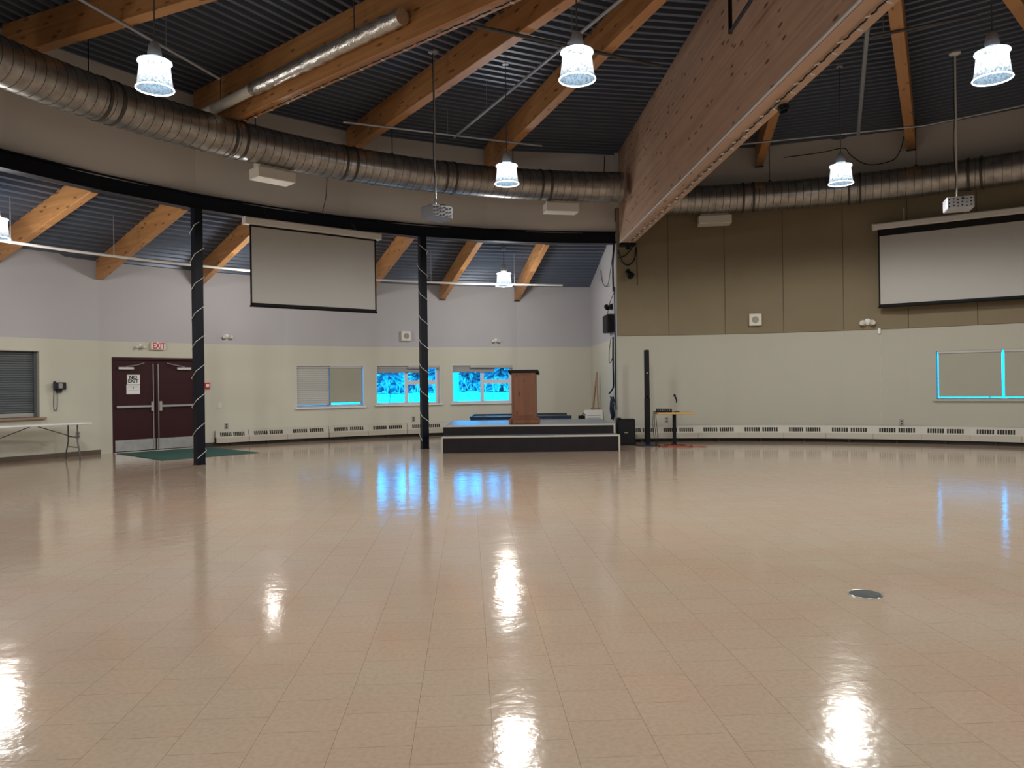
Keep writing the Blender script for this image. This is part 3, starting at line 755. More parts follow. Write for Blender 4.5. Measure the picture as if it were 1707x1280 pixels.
ps = screen((a_.x, a_.y), (b_.x, b_.y), 4.56, 2.92, .09, 'wide projection screen on the tan wall at the right edge', .14, 0)
for x in (.5, 1.6, 2.7):
    m = MB(); m.tube([(x, .05, 1.75), (x, .05, 2.05)], .006, 6); m.box(x-.02, x+.02, .03, .30, 1.68, 1.72); m.build('mounting_bracket', 'casing', ps)

# ------------------------------------------------------------------ windows
def window(n, key, mull, right_bar, label):
    am, ap, (u0, u1, z0, z1) = holes[key]
    t = empty('window_%d' % n, polar(ap, am, z0), face(am)); t['kind'] = 'structure'; H = z1-z0; y = .13
    f = MB(); w = .045 if key != 'r' else .018
    f.box(u0, u1, y, y+.06, 0, w); f.box(u0, u1, y, y+.06, H-w, H); f.box(u0, u0+w, y, y+.06, w, H-w); f.box(u1-w, u1, y, y+.06, w, H-w)
    xm = u0+(u1-u0)*mull; mw = .045 if key != 'r' else .008
    f.box(xm-mw, xm+mw, y-.005, y+.06, w, H-w)
    if right_bar: zb = H*.56; f.box(xm+.045, u1-w, y-.005, y+.055, zb-.06, zb+.05); f.box(u1-w-.05, u1-w, y, y+.05, w, H-w)
    f.build('window_frame', 'frame_white', t)
    gl = MB(); gl.box(u0+w, xm-mw, y+.028, y+.032, w, H-w); gl.build('pane', 'window_glass', t)
    gl = MB(); gl.box(xm+mw, u1-w, y+.028, y+.032, w, H-w); gl.build('pane', 'window_glass', t)
    s = MB(); s.rbox(u0-.05, u1+.05, -.06, .13, -.045, 0, .006); s.build('window_sill', 'frame_white' if key != 'r' else 'cream', t)
    rv = MB(); rv.box(u0-.001, u0+.012, 0, y, 0, H); rv.box(u1-.012, u1+.001, 0, y, 0, H); rv.box(u0, u1, 0, y, H-.012, H+.001); rv.build('window_reveal', 'frame_white' if key != 'r' else 'cream', t)
    return am, ap, u0, u1, z0, z1
def blind(am, ap, u0, u1, ztop, zbot, depth, label, m, group=None, pleats=False):
    t = empty('roller_blind', polar(ap, am, zbot), face(am), label, 'blind', group); H = ztop-zbot
    b = MB()
    if pleats:
        n = max(6, int(H/.028)); vs = []
        for i in range(n+1):
            yy = depth+(.008 if i % 2 else 0); z = .02+(H-.06)*i/n; vs += [(u0, yy, z), (u1, yy, z)]
        b.add(vs, [(2*i, 2*i+1, 2*i+3, 2*i+2) for i in range(n)])
        b.add([(x, y_+.006, z) for x, y_, z in vs], [(2*i, 2*i+2, 2*i+3, 2*i+1) for i in range(n)])
    else: b.box(u0, u1, depth, depth+.003, .02, H-.03)
    b.build('cloth', m, t)
    b = MB(); b.rbox(u0-.01, u1+.01, depth-.022, depth+.03, H-.055, H, .006); b.build('headrail', 'blind_white', t)
    b = MB(); b.rbox(u0, u1, depth-.008, depth+.012, 0, .022, .004); b.build('bottom_rail', m, t)
    return t
am, ap, u0, u1, z0, z1 = window(1, 3, .5, False, '')
um = u_of(120.0, am, ap)
blind(am, ap, u0+.02, um-.03, z1-.015, z0+.05, .07, 'pleated grey blind pulled down in the left half of the closed back window', 'blind_white', None, True)
blind(am, ap, um-.02, u1-.05, z1-.015, z0+.10, .035, 'plain beige blind pulled down in the right half of the closed back window', 'blind_beige')
am, ap, u0, u1, z0, z1 = window(2, 2, .48, True, '')
blind(am, ap, u0+.01, u0+(u1-u0)*.80, z1-.015, z1-.20, .09, 'grey blind rolled up over the left pane of the window behind the column', 'blind_grey')
blind(am, ap, u0+(u1-u0)*.50, u1-.01, z1-.01, z1-.09, .04, 'pale blind rolled fully up at the right of the window behind the column', 'blind_white')
am, ap, u0, u1, z0, z1 = window(3, 1, .5, True, '')
blind(am, ap, u0+.01, u0+(u1-u0)*.70, z1-.015, z1-.20, .09, 'grey blind rolled up in the window nearest the lectern', 'blind_grey')
blind(am, ap, u0+(u1-u0)*.30, u1-.01, z1-.01, z1-.09, .04, 'pale blind rolled fully up in the window nearest the lectern', 'blind_white')
am, ap, u0, u1, z0, z1 = window(4, 'r', .5, False, '')
uc = u_of(52.98, am, ap)
blind(am, ap, u0+.05, uc-.024, z1-.01, z0+.045, .03, 'beige blind drawn down, left of the bright gap in the right hand window', 'blind_beige')
blind(am, ap, uc+.024, u1-.03, z1-.01, z0+.045, .03, 'beige blind drawn down, right of the bright gap at the picture edge', 'blind_beige')

# serving shutter at the left edge
am, ap, (u0, u1, z0, z1) = holes['s']
wt = empty('window_5', polar(ap, am, z0), face(am)); wt['kind'] = 'structure'; H = z1-z0
m = MB(); m.rbox(u0-.04, u1+.09, -.09, .2, -.045, 0, .01); m.build('window_sill', 'trim_wood', wt)
m = MB(); m.box(u1-.012, u1+.001, 0, .2, 0, H); m.box(u0, u0+.012, 0, .2, 0, H); m.box(u0, u1, 0, .2, H-.012, H); m.build('window_reveal', 'cream', wt)
rsb = empty('roller_shutter', polar(ap, am, z0), face(am), 'grey metal roller shutter closing the serving hatch at the left edge', 'shutter')
m = MB(); n = 26; vs = []
for i in range(n):
    z = .09+(H-.12)*i/n; dz = (H-.12)/n
    for (dy, f_) in ((.0, 0), (-.012, .3), (-.012, .75), (.0, .95)): vs.append((z+dz*f_, .14+dy))
vv = []
for (z, y) in vs: vv += [(u0+.05, y, z), (u1-.05, y, z)]
m.add(vv, [(2*i, 2*i+1, 2*i+3, 2*i+2) for i in range(len(vs)-1)]); m.box(u0+.05, u1-.05, .145, .155, .08, H); m.build('slats', 'shutter_grey', rsb)
m = MB(); m.rbox(u0+.05, u1-.05, .115, .16, .0, .09, .006); m.build('bottom_bar', 'steel', rsb)
for x in (u0+.012, u1-.062):
    m = MB(); m.box(x, x+.05, .09, .18, 0, H-.012); m.build('guide_rail', 'shutter_grey', rsb)
m = MB(); m.box(u0, u1, .205, .22, 0, H); m.build('hatch_backing', 'black', rsb)

# ------------------------------------------------------------------ double doors
am, ap, (u0, u1, z0, z1) = holes[5]
dr = empty('door_1', polar(ap, am, 0), face(am)); dr['kind'] = 'structure'; fw_ = .045
m = MB(); m.box(u0, u0+fw_, -.01, .15, 0, z1); m.box(u1-fw_, u1, -.01, .15, 0, z1); m.box(u0+fw_, u1-fw_, -.01, .15, z1-.06, z1); m.build('door_frame', 'maroon', dr)
m = MB(); m.box(u0, u1, .15, .2, 0, z1); m.build('door_backing', 'black', dr)
m = MB(); m.box(u0+.02, u1-.02, -.05, .14, 0, .012); m.build('threshold', 'aluminium', dr)
xm = (u0+u1)/2
for s, (xa, xb) in enumerate(((u0+fw_+.004, xm-.004), (xm+.004, u1-fw_-.004))):
    d = MB(); d.rbox(xa, xb, .03, .075, .015, z1-.064, .004); lf = d.build('door_leaf', 'maroon', dr)
    k = MB(); k.box(xa+.01, xb-.01, .026, .030, .03, .27); k.build('kick_plate', 'steel_brushed', lf)
    hx = xb-.085 if s == 0 else xa+.085
    k = MB(); k.rbox(hx-.03, hx+.03, -.045, .03, .88, 1.10, .008); k.build('latch_case', 'steel', lf)
    k = MB(); k.rbox(min(hx, xa+.03 if s == 0 else xb-.03), max(hx, xa+.03 if s == 0 else xb-.03), -.04, .03, .965, 1.02, .01); k.build('push_bar', 'steel', lf)
    rx = xb-.05 if s == 0 else xa+.05
    k = MB(); k.tube([(rx, .012, .05), (rx, .012, 1.93)], .011, 8)
    k.box(rx-.02, rx+.02, 0, .03, .03, .09); k.build('vertical_rod', 'steel', lf, True)
    cx_ = xa+.24 if s == 0 else xb-.24
    k = MB(); k.rbox(cx_-.16, cx_+.16, -.03, .03, 1.80, 1.86, .008); cl = k.build('door_closer', 'aluminium', lf)
    k = MB(); k.tube([(cx_, -.02, 1.87), (cx_+(.2 if s == 0 else -.2), -.10, 1.90), (cx_+(.38 if s == 0 else -.38), -.005, 1.95)], .009, 6); k.build('closer_arm', 'aluminium', cl)
lx = u0+fw_
def on_door(x, z): 
    T = Matrix.Translation(polar(ap, am, 0)) @ Matrix.Rotation(face(am), 4, 'Z'); return T @ Vector((x, .024, z))
nt1 = empty('door_notice', on_door(u0+.45, 1.585), face(am), 'white NO EXIT notice taped to the left maroon door', 'notice')
m = MB(); m.box(-.135, .135, -.001, .001, -.105, .105); m.build('sheet', 'paper', nt1)
text_mesh('lettering', 'NO', .105, 'ink', nt1, (-.01, -.003, .045), bold=.004)
text_mesh('lettering', 'EXIT', .105, 'ink', nt1, (-.01, -.003, -.035), bold=.004)
nt2 = empty('door_notice', on_door(u0+.44, 1.37), face(am), 'smaller printed paper taped right under the NO EXIT notice', 'notice')
m = MB(); m.box(-.14, .14, -.001, .001, -.105, .105); m.build('sheet', 'paper', nt2)
m = MB()
for z in (.08, .06, .04, -.02): m.box(-.11, .11, -.003, -.001, z-.002, z+.002)
m.box(-.012, .012, -.003, -.001, .01, .05); m.build('printed_lines', 'grey_ink', nt2)

# exit sign and emergency heads
def on_facet(ang, k, R, z, off=0):
    am, ap, hw = (holes[k][0], holes[k][1], 0) if k in holes else (0, 0, 0)
    u = u_of(ang, am, ap); T = Matrix.Translation((CX, CY, 0)) @ Matrix.Rotation(face(am), 4, 'Z'); return T @ Vector((u, ap-off, z)), face(am)
p, rz = on_facet(135.5, 5, 0, 2.33)
ex = empty('exit_sign', p, rz, 'white EXIT sign with red letters above the double doors', 'sign')
m = MB(); m.rbox(-.155, .155, -.075, 0, -.085, .085, .008); m.build('sign_body', 'exit_face', ex)
text_mesh('lettering', 'EXIT', .185, 'red', ex, (.01, -.078, -.002), xs=.72, bold=.005)
def twin_light(p, rz, label, sc=1.0):
    t = empty('emergency_light', p, rz, label, 'emergency light')
    m = MB(); m.lathe([(0, 0), (.045, 0), (.045, .02), (.02, .035), (0, .035)], 14, Matrix.Translation((0, 0, .02)) @ Matrix.Rotation(PI/2, 4, 'X')); m.build('base', 'white_plastic', t, True)
    for s in (-1, 1):
        m = MB(); T = Matrix.Translation((s*.052, -.05, -.01)) @ Matrix.Rotation(R_(65), 4, 'X') @ Matrix.Rotation(R_(s*28), 4, 'Y')
        m.lathe([(0, -.04), (.018, -.035), (.03, 0), (.042, .035), (.04, .04), (0, .03)], 14, T); m.tube([(s*.01, -.02, .02), (s*.04, -.04, .0)], .008, 6); m.build('lamp_head', 'offwhite', t, True)
    t.scale = (sc, sc, sc); return t
p, rz = on_facet(136.9, 5, 0, 2.30); twin_light(p, rz, 'small twin head emergency light left of the EXIT sign', 1.0)
am4, ap4, _ = chord(V[4], V[5], ROUT)
def F4(ang, am, ap, z): T = Matrix.Translation((CX, CY, 0)) @ Matrix.Rotation(face(am), 4, 'Z'); return T @ Vector((u_of(ang, am, ap), ap, z)), face(am)
p, rz = F4(129.6, am4, ap4, 2.58); twin_light(p, rz, 'twin head emergency light high on the back wall just right of the doors column', 1.15)
am1, ap1 = holes[1][:2]
p, rz = F4(103.1, am1, ap1, 2.58); twin_light(p, rz, 'twin head emergency light on the back wall above the lectern window', 1.15)
amt, apt, _ = chord(61.5, 67.9, RTAN)
p, rz = F4(65.5, amt, apt-.024, 2.60); twin_light(p, rz, 'twin head emergency light low on the tan wall below the right screen', 1.5)
# small sensor with cord on the right wall
p, rz = F4(64.35, amt, apt, 2.42)
t = empty('wall_sensor', p, rz, 'small white sensor with a cord running down the right cream wall', 'sensor')
m = MB(); m.rbox(-.03, .03, -.05, 0, -.06, .06, .01); m.build('sensor_box', 'white_plastic', t)
m = MB(); pts = [(.02+.012*math.sin(i*1.3), -.006, -.06-1.98*i/20) for i in range(21)]; m.tube(pts, .004, 5); m.build('cord', 'offwhite', t)
# alarm, outlets
p, rz = F4(131.35, am4, ap4, 1.43)
t = empty('fire_alarm_pull', p, rz, 'small red fire alarm pull station beside the double doors', 'fire alarm')
m = MB(); m.rbox(-.06, .06, -.04, 0, -.075, .075, .008); m.build('body', 'red', t)
m = MB(); m.rbox(-.035, .035, -.052, -.038, -.03, .04, .004); m.build('pull_handle', 'white_plastic', t)
def outlet(p, rz, label, m_='plate_grey', w=.045, h=.07):
    t = empty('wall_outlet', p, rz, label, 'outlet')
    m = MB(); m.rbox(-w, w, -.01, 0, -h, h, .003); m.build('cover_plate', m_, t)
    m = MB()
    for z in (-.03, .03): m.box(-.017, .017, -.014, -.009, z-.017, z+.017)
    m.build('socket', 'base_dark' if m_ == 'plate_grey' else 'offwhite', t)
p, rz = F4(130.3, am4, ap4, .96); outlet(p, rz, 'cream wall switch plate right of the column by the doors', 'offwhite')
p, rz = F4(129.75, am4, ap4, .47); outlet(p, rz, 'dark wall outlet above the left end of the baseboard heaters')
am2, ap2 = holes[2][:2]
p, rz = F4(111.8, am2, ap2, .47); outlet(p, rz, 'dark wall outlet left of the column beside the stage')
ams, aps = holes['s'][:2]
p, rz = F4(141.7, ams, aps, .44); outlet(p, rz, 'grey wall outlet behind the folding table leg')
p, rz = F4(62.3, amt, apt, .44); outlet(p, rz, 'dark wall outlet above the right hand heaters')
amq, apq, _ = chord(87, 80.6, RTAN)
am0_, ap0_, _ = chord(93, 87, RTAN)
p, rz = F4(87.4, am0_, ap0_, .50); outlet(p, rz, 'grey wall outlet behind the small mixer table')
# square wall speakers
def wall_speaker(p, rz, label, s=.135):
    t = empty('wall_speaker', p, rz, label, 'speaker')
    m = MB(); m.rbox(-s, s, -.09, 0, -s, s, .01); m.build('cabinet', 'casing' if 'back' in label else 'offwhite', t)
    m = MB(); T = Matrix.Translation((0, -.091, 0)) @ Matrix.Rotation(PI/2, 4, 'X'); m.lathe([(0, .003), (s*.5, .003), (s*.56, 0)], 24, T); m.build('round_grille', 'grille', t, True)
p, rz = F4(112.5, am2, ap2, 2.70); wall_speaker(p, rz, 'square white speaker on the back wall above the window')
amk, apk, _ = chord(80.6, 74.2, RTAN)
p, rz = F4(77.3, amk, apk-.022, 2.76); wall_speaker(p, rz, 'square cream speaker on the tan panels')
# telephone
p, rz = F4(143.15, ams, aps, 1.44)
t = empty('wall_telephone', p, rz, 'dark blue wall telephone with a long hanging cord left of the doors', 'telephone')
m = MB(); m.rbox(-.085, .13, -.085, 0, -.06, .09, .012); m.rbox(-.05, .06, -.06, -.0, -.12, -.055, .012); m.build('body', 'navy', t)
m = MB(); m.rbox(-.135, -.08, -.12, -.06, -.07, .115, .02); m.build('handset', 'navy', t)
m = MB(); m.box(-.03, .05, -.089, -.084, -.03, .07); m.build('keypad', 'plate_grey', t)
m = MB(); m.tube(smooth([(-.11, -.06, -.07), (-.115, -.05, -.3), (-.105, -.04, -.44), (-.075, -.04, -.48), (-.045, -.04, -.44), (-.035, -.04, -.3), (-.03, -.03, -.11)]), .007, 6); m.build('coiled_cord', 'navy', t, True)

# ------------------------------------------------------------------ baseboard heaters
def heater(a_l, a_r, R, label, group, first=False):
    am, ap, hw = chord(a_l, a_r, R); t = empty('baseboard_heater', polar(ap, am, 0), face(am), label, 'heater', group)
    D, Z0, Z1 = .115, .085, .37
    # cross-section with sloping top front
    b = MB(); pr = [(0, Z0), (-D, Z0), (-D, .205), (-D+.06, Z1), (0, Z1)]
    xa, xb = -hw+.003, hw-.003
    vs = [(xa, y, z) for y, z in pr]+[(xb, y, z) for y, z in pr]; n = 5
    b.add(vs, [tuple(range(n)), tuple(range(n, 2*n))[::-1]]+[(i, n+i, n+(i+1) % n, (i+1) % n) for i in range(n)]); b.build('casing', 'heater', t)
    s = MB(); w = (xb-xa)
    T0 = Matrix.Translation((0, -D+.0265, .28)) @ Matrix.Rotation(-math.atan2(.06, .165), 4, 'X')
    for gq in (-1, 1):
        for i in range(7):
            x = gq*.2*w+(i-3)*.053*w/1.0*.95; s.box(x-.018*w, x+.018*w, -.003, .003, -.048, .048, T0)
    s.build('slots', 'slot', t)
    s = MB(); s.box(xa-.002, xa+.002, -D-.002, -.001, Z0, .203); s.build('seam', 'slot', t)
    f = MB()
    f.box(-.02, .02, -.05, -.02, 0, Z0); f.build('foot', 'base_dark', t)
    return t
hl = [130.8, 127.9, V[4], (V[4]+V[3])/2, V[3], (V[3]+V[2])/2, V[2], (V[2]+V[1])/2, V[1], (V[1]+V[0])/2]
for i in range(len(hl)-1):
    a_, b_ = hl[i], hl[i+1]
    am_, ap_, _ = chord(*( (V[5], V[4]) if i < 2 else (a_, b_)), ROUT)
    R_eff = ap_/math.cos(R_(abs((a_+b_)/2-am_)+abs(a_-b_)/2)) if i < 2 else (ROUT*math.cos(R_(DA/2)))/math.cos(R_(abs(a_-b_)/2))/1.0
    R_eff = min(R_eff, ROUT)-.02
    if i < 2:
        # lies flat against its facet
        T = face(am_); ul_, ur_ = u_of(a_, am_, ap_), u_of(b_, am_, ap_)
        h_ = heater(a_, b_, 15.3, 'cream baseboard heater section at the left end of the back wall row' if i == 0 else 'cream baseboard heater section second from the end near the doors', 'heaters along the back wall')
        v_ = Matrix.Translation((CX, CY, 0)) @ Matrix.Rotation(T, 4, 'Z') @ Vector(((ul_+ur_)/2, ap_-.014, 0)); h_.location = v_; h_.rotation_euler.z = T
    else:
        kf = (i-2)//2; am_, ap_, _ = chord(V[4-kf], V[3-kf] if 3-kf >= 0 else V[0], ROUT); T = face(am_)
        ul_, ur_ = u_of(a_, am_, ap_), u_of(b_, am_, ap_)
        h_ = heater(a_, b_, 15.3, 'cream baseboard heater section under the back windows', 'heaters under the back windows')
        v_ = Matrix.Translation((CX, CY, 0)) @ Matrix.Rotation(T, 4, 'Z') @ Vector(((ul_+ur_)/2, ap_-.014, 0)); h_.location = v_; h_.rotation_euler.z = T
hr = [92.4, 88.5, 83.9, 79.3, 74.4, 69.9, 65.1, 60.4, 55.9, 51.4, 46.9, 42.4]
for i in range(len(hr)-1):
    heater(hr[i], hr[i+1], 11.335, 'cream baseboard heater section along the foot of the right cream wall', 'heaters along the right wall')

# ------------------------------------------------------------------ stage, lectern
st = empty('stage_platform', (.31, 15.45, 0), 0, 'low dark two step stage platform with pale edging', 'stage')
def sbox(name, x0, x1, y0, y1, z0, z1, m):
    b = MB(); b.box(x0, x1, y0, y1, z0, z1); return b.build(name, m, st)
sbox('lower_step', -1.73, 1.84, 0, .52, 0, .315, 'platform_face')
sbox('lower_tread', -1.73, 1.84, 0, .52, .315, .325, 'platform_top')
sbox('upper_step', -1.75, 1.80, .5, 2.95, 0, .505, 'platform_face')
sbox('upper_deck', -1.75, 1.80, .5, 2.95, .505, .52, 'platform_top')
b = MB(); b.rbox(-1.74, 1.85, -.012, .03, .298, .332, .004); b.rbox(1.815, 1.85, -.014, .015, 0, .30, .003); b.rbox(-1.74, -1.715, -.012, .015, 0, .3, .003); b.build('nosing', 'platform_edge', st)
b = MB(); b.rbox(-1.76, 1.81, .488, .53, .494, .528, .004); b.rbox(-1.76, -1.73, .5, 2.95, .494, .528, .004); b.rbox(1.785, 1.815, .486, .512, .33, .50, .003); b.build('nosing', 'platform_edge', st)
# lectern
lc = empty('lectern', (.26, 16.38, .528), R_(-7), 'knotty pine lectern with a dark sloping top standing on the stage', 'lectern')
b = MB(); b.rbox(-.315, .315, -.22, .22, 0, .10, .012); b.rbox(-.29, .29, -.2, .2, .10, .125, .008); b.build('plinth', 'pine', lc)
b = MB(); b.rbox(-.255, .255, -.17, .17, .12, 1.09, .008); b.build('body', 'pine', lc)
b = MB(); b.rbox(-.21, .21, -.178, -.165, .17, 1.03, .006); b.build('front_panel', 'pine', lc)
b = MB(); b.prism([(-.2, 1.07), (.2, 1.12), (.2, 1.09), (-.2, 1.02)], -.30, .30, Matrix.Rotation(PI/2, 4, 'Z') @ Matrix.Rotation(PI/2, 4, 'X')) if False else None
b.add([(-.315, -.23, 1.10), (.315, -.23, 1.10), (.315, .21, 1.04), (-.315, .21, 1.04), (-.315, -.23, 1.145), (.315, -.23, 1.145), (.315, .21, 1.085), (-.315, .21, 1.085)],
      [(0, 3, 2, 1), (4, 5, 6, 7), (0, 1, 5, 4), (1, 2, 6, 5), (2, 3, 7, 6), (3, 0, 4, 7)]); b.build('reading_top', 'black_matte', lc)
b = MB(); b.rbox(-.30, .30, .19, .215, 1.06, 1.11, .004); b.build('book_lip', 'black_matte', lc)
# second low platform behind the stage
bp_ = empty('low_platform', (-.02, 19.3, 0), R_(0), 'low blue topped platform behind the stage under the windows', 'platform')
b = MB(); b.rbox(-1.0, 1.45, -.7, .9, .50, .56, .01); b.build('top', 'blue_top', bp_)
for x in (-.9, .2, 1.35):
    for y in (-.6, .8): b = MB(); b.box(x-.03, x+.03, y-.03, y+.03, 0, .50); b.build('leg', 'steel_black', bp_)
b = MB(); b.rbox(-1.0, 1.45, -.72, -.68, .55, .60, .008); b.rbox(-1.02, -.98, -.7, .9, .55, .60, .008); b.rbox(-1.0, 1.45, .88, .92, .55, .60, .008); b.build('raised_edge', 'navy', bp_)

# ------------------------------------------------------------------ corner by the stage
# tall column speaker
t = empty('column_speaker', (2.94, 16.75, 0), 0, 'very tall thin black column loudspeaker on a flat base beside the stage', 'loudspeaker')
b = MB(); b.lathe([(0, .0), (.27, .0), (.27, .012), (.09, .05), (.06, .075), (0, .075)], 24); b.build('base', 'navy', t, True)
b = MB(); b.rbox(-.055, .055, -.06, .06, .06, 1.05, .012); b.build('lower_array', 'black', t)
b = MB(); b.rbox(-.05, .05, -.055, .055, 1.05, 2.08, .012); b.build('upper_array', 'black', t)
b = MB(); b.box(-.015, .02, -.063, -.058, 1.57, 1.585); b.build('badge', 'steel', t)
# subwoofer
t = empty('subwoofer', (2.50, 17.02, 0), R_(-4), 'black box subwoofer on the floor at the right end of the stage', 'loudspeaker')
b = MB(); b.rbox(-.20, .20, -.20, .20, 0, .57, .015); b.build('cabinet', 'black', t)
b = MB(); b.rbox(-.175, .175, -.208, -.198, .04, .53, .004); b.build('grille', 'black_matte', t)
b = MB(); b.box(-.04, .04, -.212, -.207, .27, .285); b.build('badge', 'steel', t)
b = MB(); b.rbox(-.19, -.10, -.19, .05, .565, .60, .01); b.build('handle', 'black', t)
# small table with mixer and microphone
t = empty('side_table', (3.52, 16.72, 0), R_(-3), 'small wood topped table on one black leg beside the column speaker', 'table')
b = MB(); b.rbox(-.40, .40, -.28, .28, .68, .72, .006); b.build('tabletop', 'wood_edge', t)
b = MB(); b.rbox(-.035, .035, -.035, .035, .012, .68, .004); b.build('leg', 'black', t)
b = MB(); b.rbox(-.04, .04, -.24, .24, 0, .014, .003); b.rbox(-.22, .22, -.04, .04, 0, .014, .003); b.build('foot', 'black', t)
t = empty('audio_mixer', (3.30, 16.72, .72), R_(-10), 'small black audio mixer lying on the wood topped table', 'mixer')
b = MB(); b.add([(-.17, -.12, 0), (.17, -.12, 0), (.17, .12, 0), (-.17, .12, 0), (-.17, -.12, .025), (.17, -.12, .02), (.17, .12, .07), (-.17, .12, .075)],
      [(0, 3, 2, 1), (4, 5, 6, 7), (0, 1, 5, 4), (1, 2, 6, 5), (2, 3, 7, 6), (3, 0, 4, 7)]); b.build('body', 'black', t)
b = MB()
for i in range(6):
    for j in range(3): b.lathe([(.007, 0), (.006, .012), (0, .012)], 8, Matrix.Translation((-.13+.05*i, -.07+.06*j, .032+.013*j)))
b.build('knobs', 'plate_grey', t)
t = empty('table_microphone', (3.57, 16.70, .72), 0, 'black microphone in a short desk stand on the wood topped table', 'microphone')
b = MB(); b.lathe([(0, 0), (.065, 0), (.065, .012), (.01, .02), (0, .02)], 16); b.build('stand_base', 'black', t, True)
b = MB(); b.tube([(0, 0, .015), (0, 0, .20)], .006, 8); b.build('stand_rod', 'steel', t, True)
b = MB(); b.tube([(0, 0, .20), (.0, 0, .27), (-.02, 0, .32)], [.012, .017, .015], 8); b.build('clip', 'black', t, True)
b = MB(); b.tube([(.012, 0, .24), (-.03, 0, .335)], [.012, .018], 10); b.lathe([(0, -.03), (.024, -.02), (.028, 0), (.022, .022), (0, .032)], 12, Matrix.Translation((-.04, 0, .36)) @ Matrix.Rotation(R_(-22), 4, 'Y')); b.build('microphone_head', 'black', t, True)
# cords hanging from the table and the orange lead
b = MB()
for k in range(3):
    x = 3.12-.02*k; b.tube([(3.14, 16.62, .76), (x-.03, 16.60, .745), (x-.03-.02*k, 16.50, .5), (x-.02-.02*k, 16.44, .25), (x-.03, 16.40, .02), (3.05+.12*k, 16.36, .010)], .006, 6)
tag(b.build('audio_cable', 'black', None, True), 'black cables hanging from the mixer at the left end of the table', 'cable')
b = MB(); pts = [(3.05+.75*i/30+.05*math.sin(i*.9), 16.25+.35*abs(math.sin(i*.45))+.1*math.sin(i*1.9), .012) for i in range(31)]; b.tube(pts, .009, 6)
pts = [(3.15+.9*i/16, 16.12+.1*math.sin(i*.6), .012) for i in range(17)]; b.tube(pts, .008, 6)
tag(b.build('extension_lead', 'orange', None, True), 'orange extension lead coiled on the floor under the small table', 'cable')
b = MB(); b.rbox(-.42, .42, -.22, .22, 0, .02, .006); tag(b.build('rubber_cover', 'black_matte', None, False, (2.62, 16.50, 0), 0), 'flat black mat under the base of the column speaker', 'mat') if False else None

# things on the end wall of the aisle. local frame of the wall: x = radial distance, y = towards the aisle
TS = Matrix.Translation((CX, CY, 0)) @ Matrix.Rotation(R_(A0), 4, 'Z')
def SW(r, d, z): return TS @ Vector((r, d, z))
pa = empty('wall_amplifier', SW(12.05, 0, 2.75), R_(A0), 'black audio rack box mounted on the end wall of the aisle', 'amplifier')
b = MB(); b.rbox(-.30, .30, .0, .17, -.17, .25, .012); b.build('cabinet', 'black', pa)
b = MB(); b.box(-.27, .27, .17, .18, -.14, .22); b.build('panel', 'black_matte', pa)
pb = empty('wall_spotlight', SW(12.0, 0, 3.18), R_(A0), 'small black fixture with wires above the amplifier box', 'spotlight')
b = MB(); b.rbox(-.10, .10, .0, .05, -.05, .08, .01); b.build('bracket', 'black', pb)
b = MB(); b.lathe([(0, -.09), (.055, -.08), (.06, .07), (0, .07)], 14, Matrix.Translation((-.02, .13, 0)) @ Matrix.Rotation(R_(70), 4, 'Y')); b.build('head', 'black', pb, True)
def wall_cable(pts, r, label, m='black'):
    b = MB(); q = [SW(*p) for p in pts]; o = q[0]; b.tube(smooth([p-o for p in q]), r, 6)
    return tag(b.build('wall_cable', m, None, True, o), label, 'cable')
wall_cable([(11.55, .03, 4.55), (11.75, .05, 4.2), (12.2, .06, 3.75), (12.9, .05, 3.85), (13.3, .04, 4.25)], .010, 'drooping green grey cable high on the end wall of the aisle', 'green_case')
wall_cable([(11.50, .03, 4.6), (11.52, .06, 4.2), (11.58, .05, 3.8), (11.56, .05, 3.5)], .022, 'thick dark cable bunch at the top corner beside the girder end')
wall_cable([(11.50, .03, 3.5), (11.9, .06, 3.32), (12.3, .05, 3.10), (12.6, .04, 2.98)], .008, 'thin cable slanting down to the amplifier box')
wall_cable([(11.62, .06, 2.45), (11.66, .06, 1.9), (11.64, .06, 1.35), (11.75, .07, 1.22), (12.05, .09, 1.12)], .020, 'thick black cable hanging down below the amplifier box')
wall_cable([(11.95, .05, 2.45), (12.1, .07, 2.1), (12.0, .08, 1.85), (11.75, .05, 2.0), (11.7, .05, 2.4)], .008, 'thin looped cable hanging under the amplifier box')
wall_cable([(11.5, .035, 3.6), (11.5, .035, 2.4), (11.52, .035, 1.2), (11.5, .035, .75)], .016, 'long straight cable down the front edge of the end wall')
cb = MB(); ctr = SW(11.72, .07, .78)
for k in range(9):
    rx, rz_ = .055+.012*(k % 4), .24+.02*(k % 3); sh = .012*(k-4)
    cb.tube([TS.to_3x3() @ Vector((rx*math.cos(t_)+sh, .03*math.sin(t_*2+k)+.01*(k % 3), rz_*math.sin(t_))) for t_ in [j*PI/8 for j in range(16)]], .009, 5, True)
tag(cb.build('hanging_cable_coil', 'navy', None, True, ctr), 'coils of dark cable hanging on the wall end above the subwoofer', 'cable')
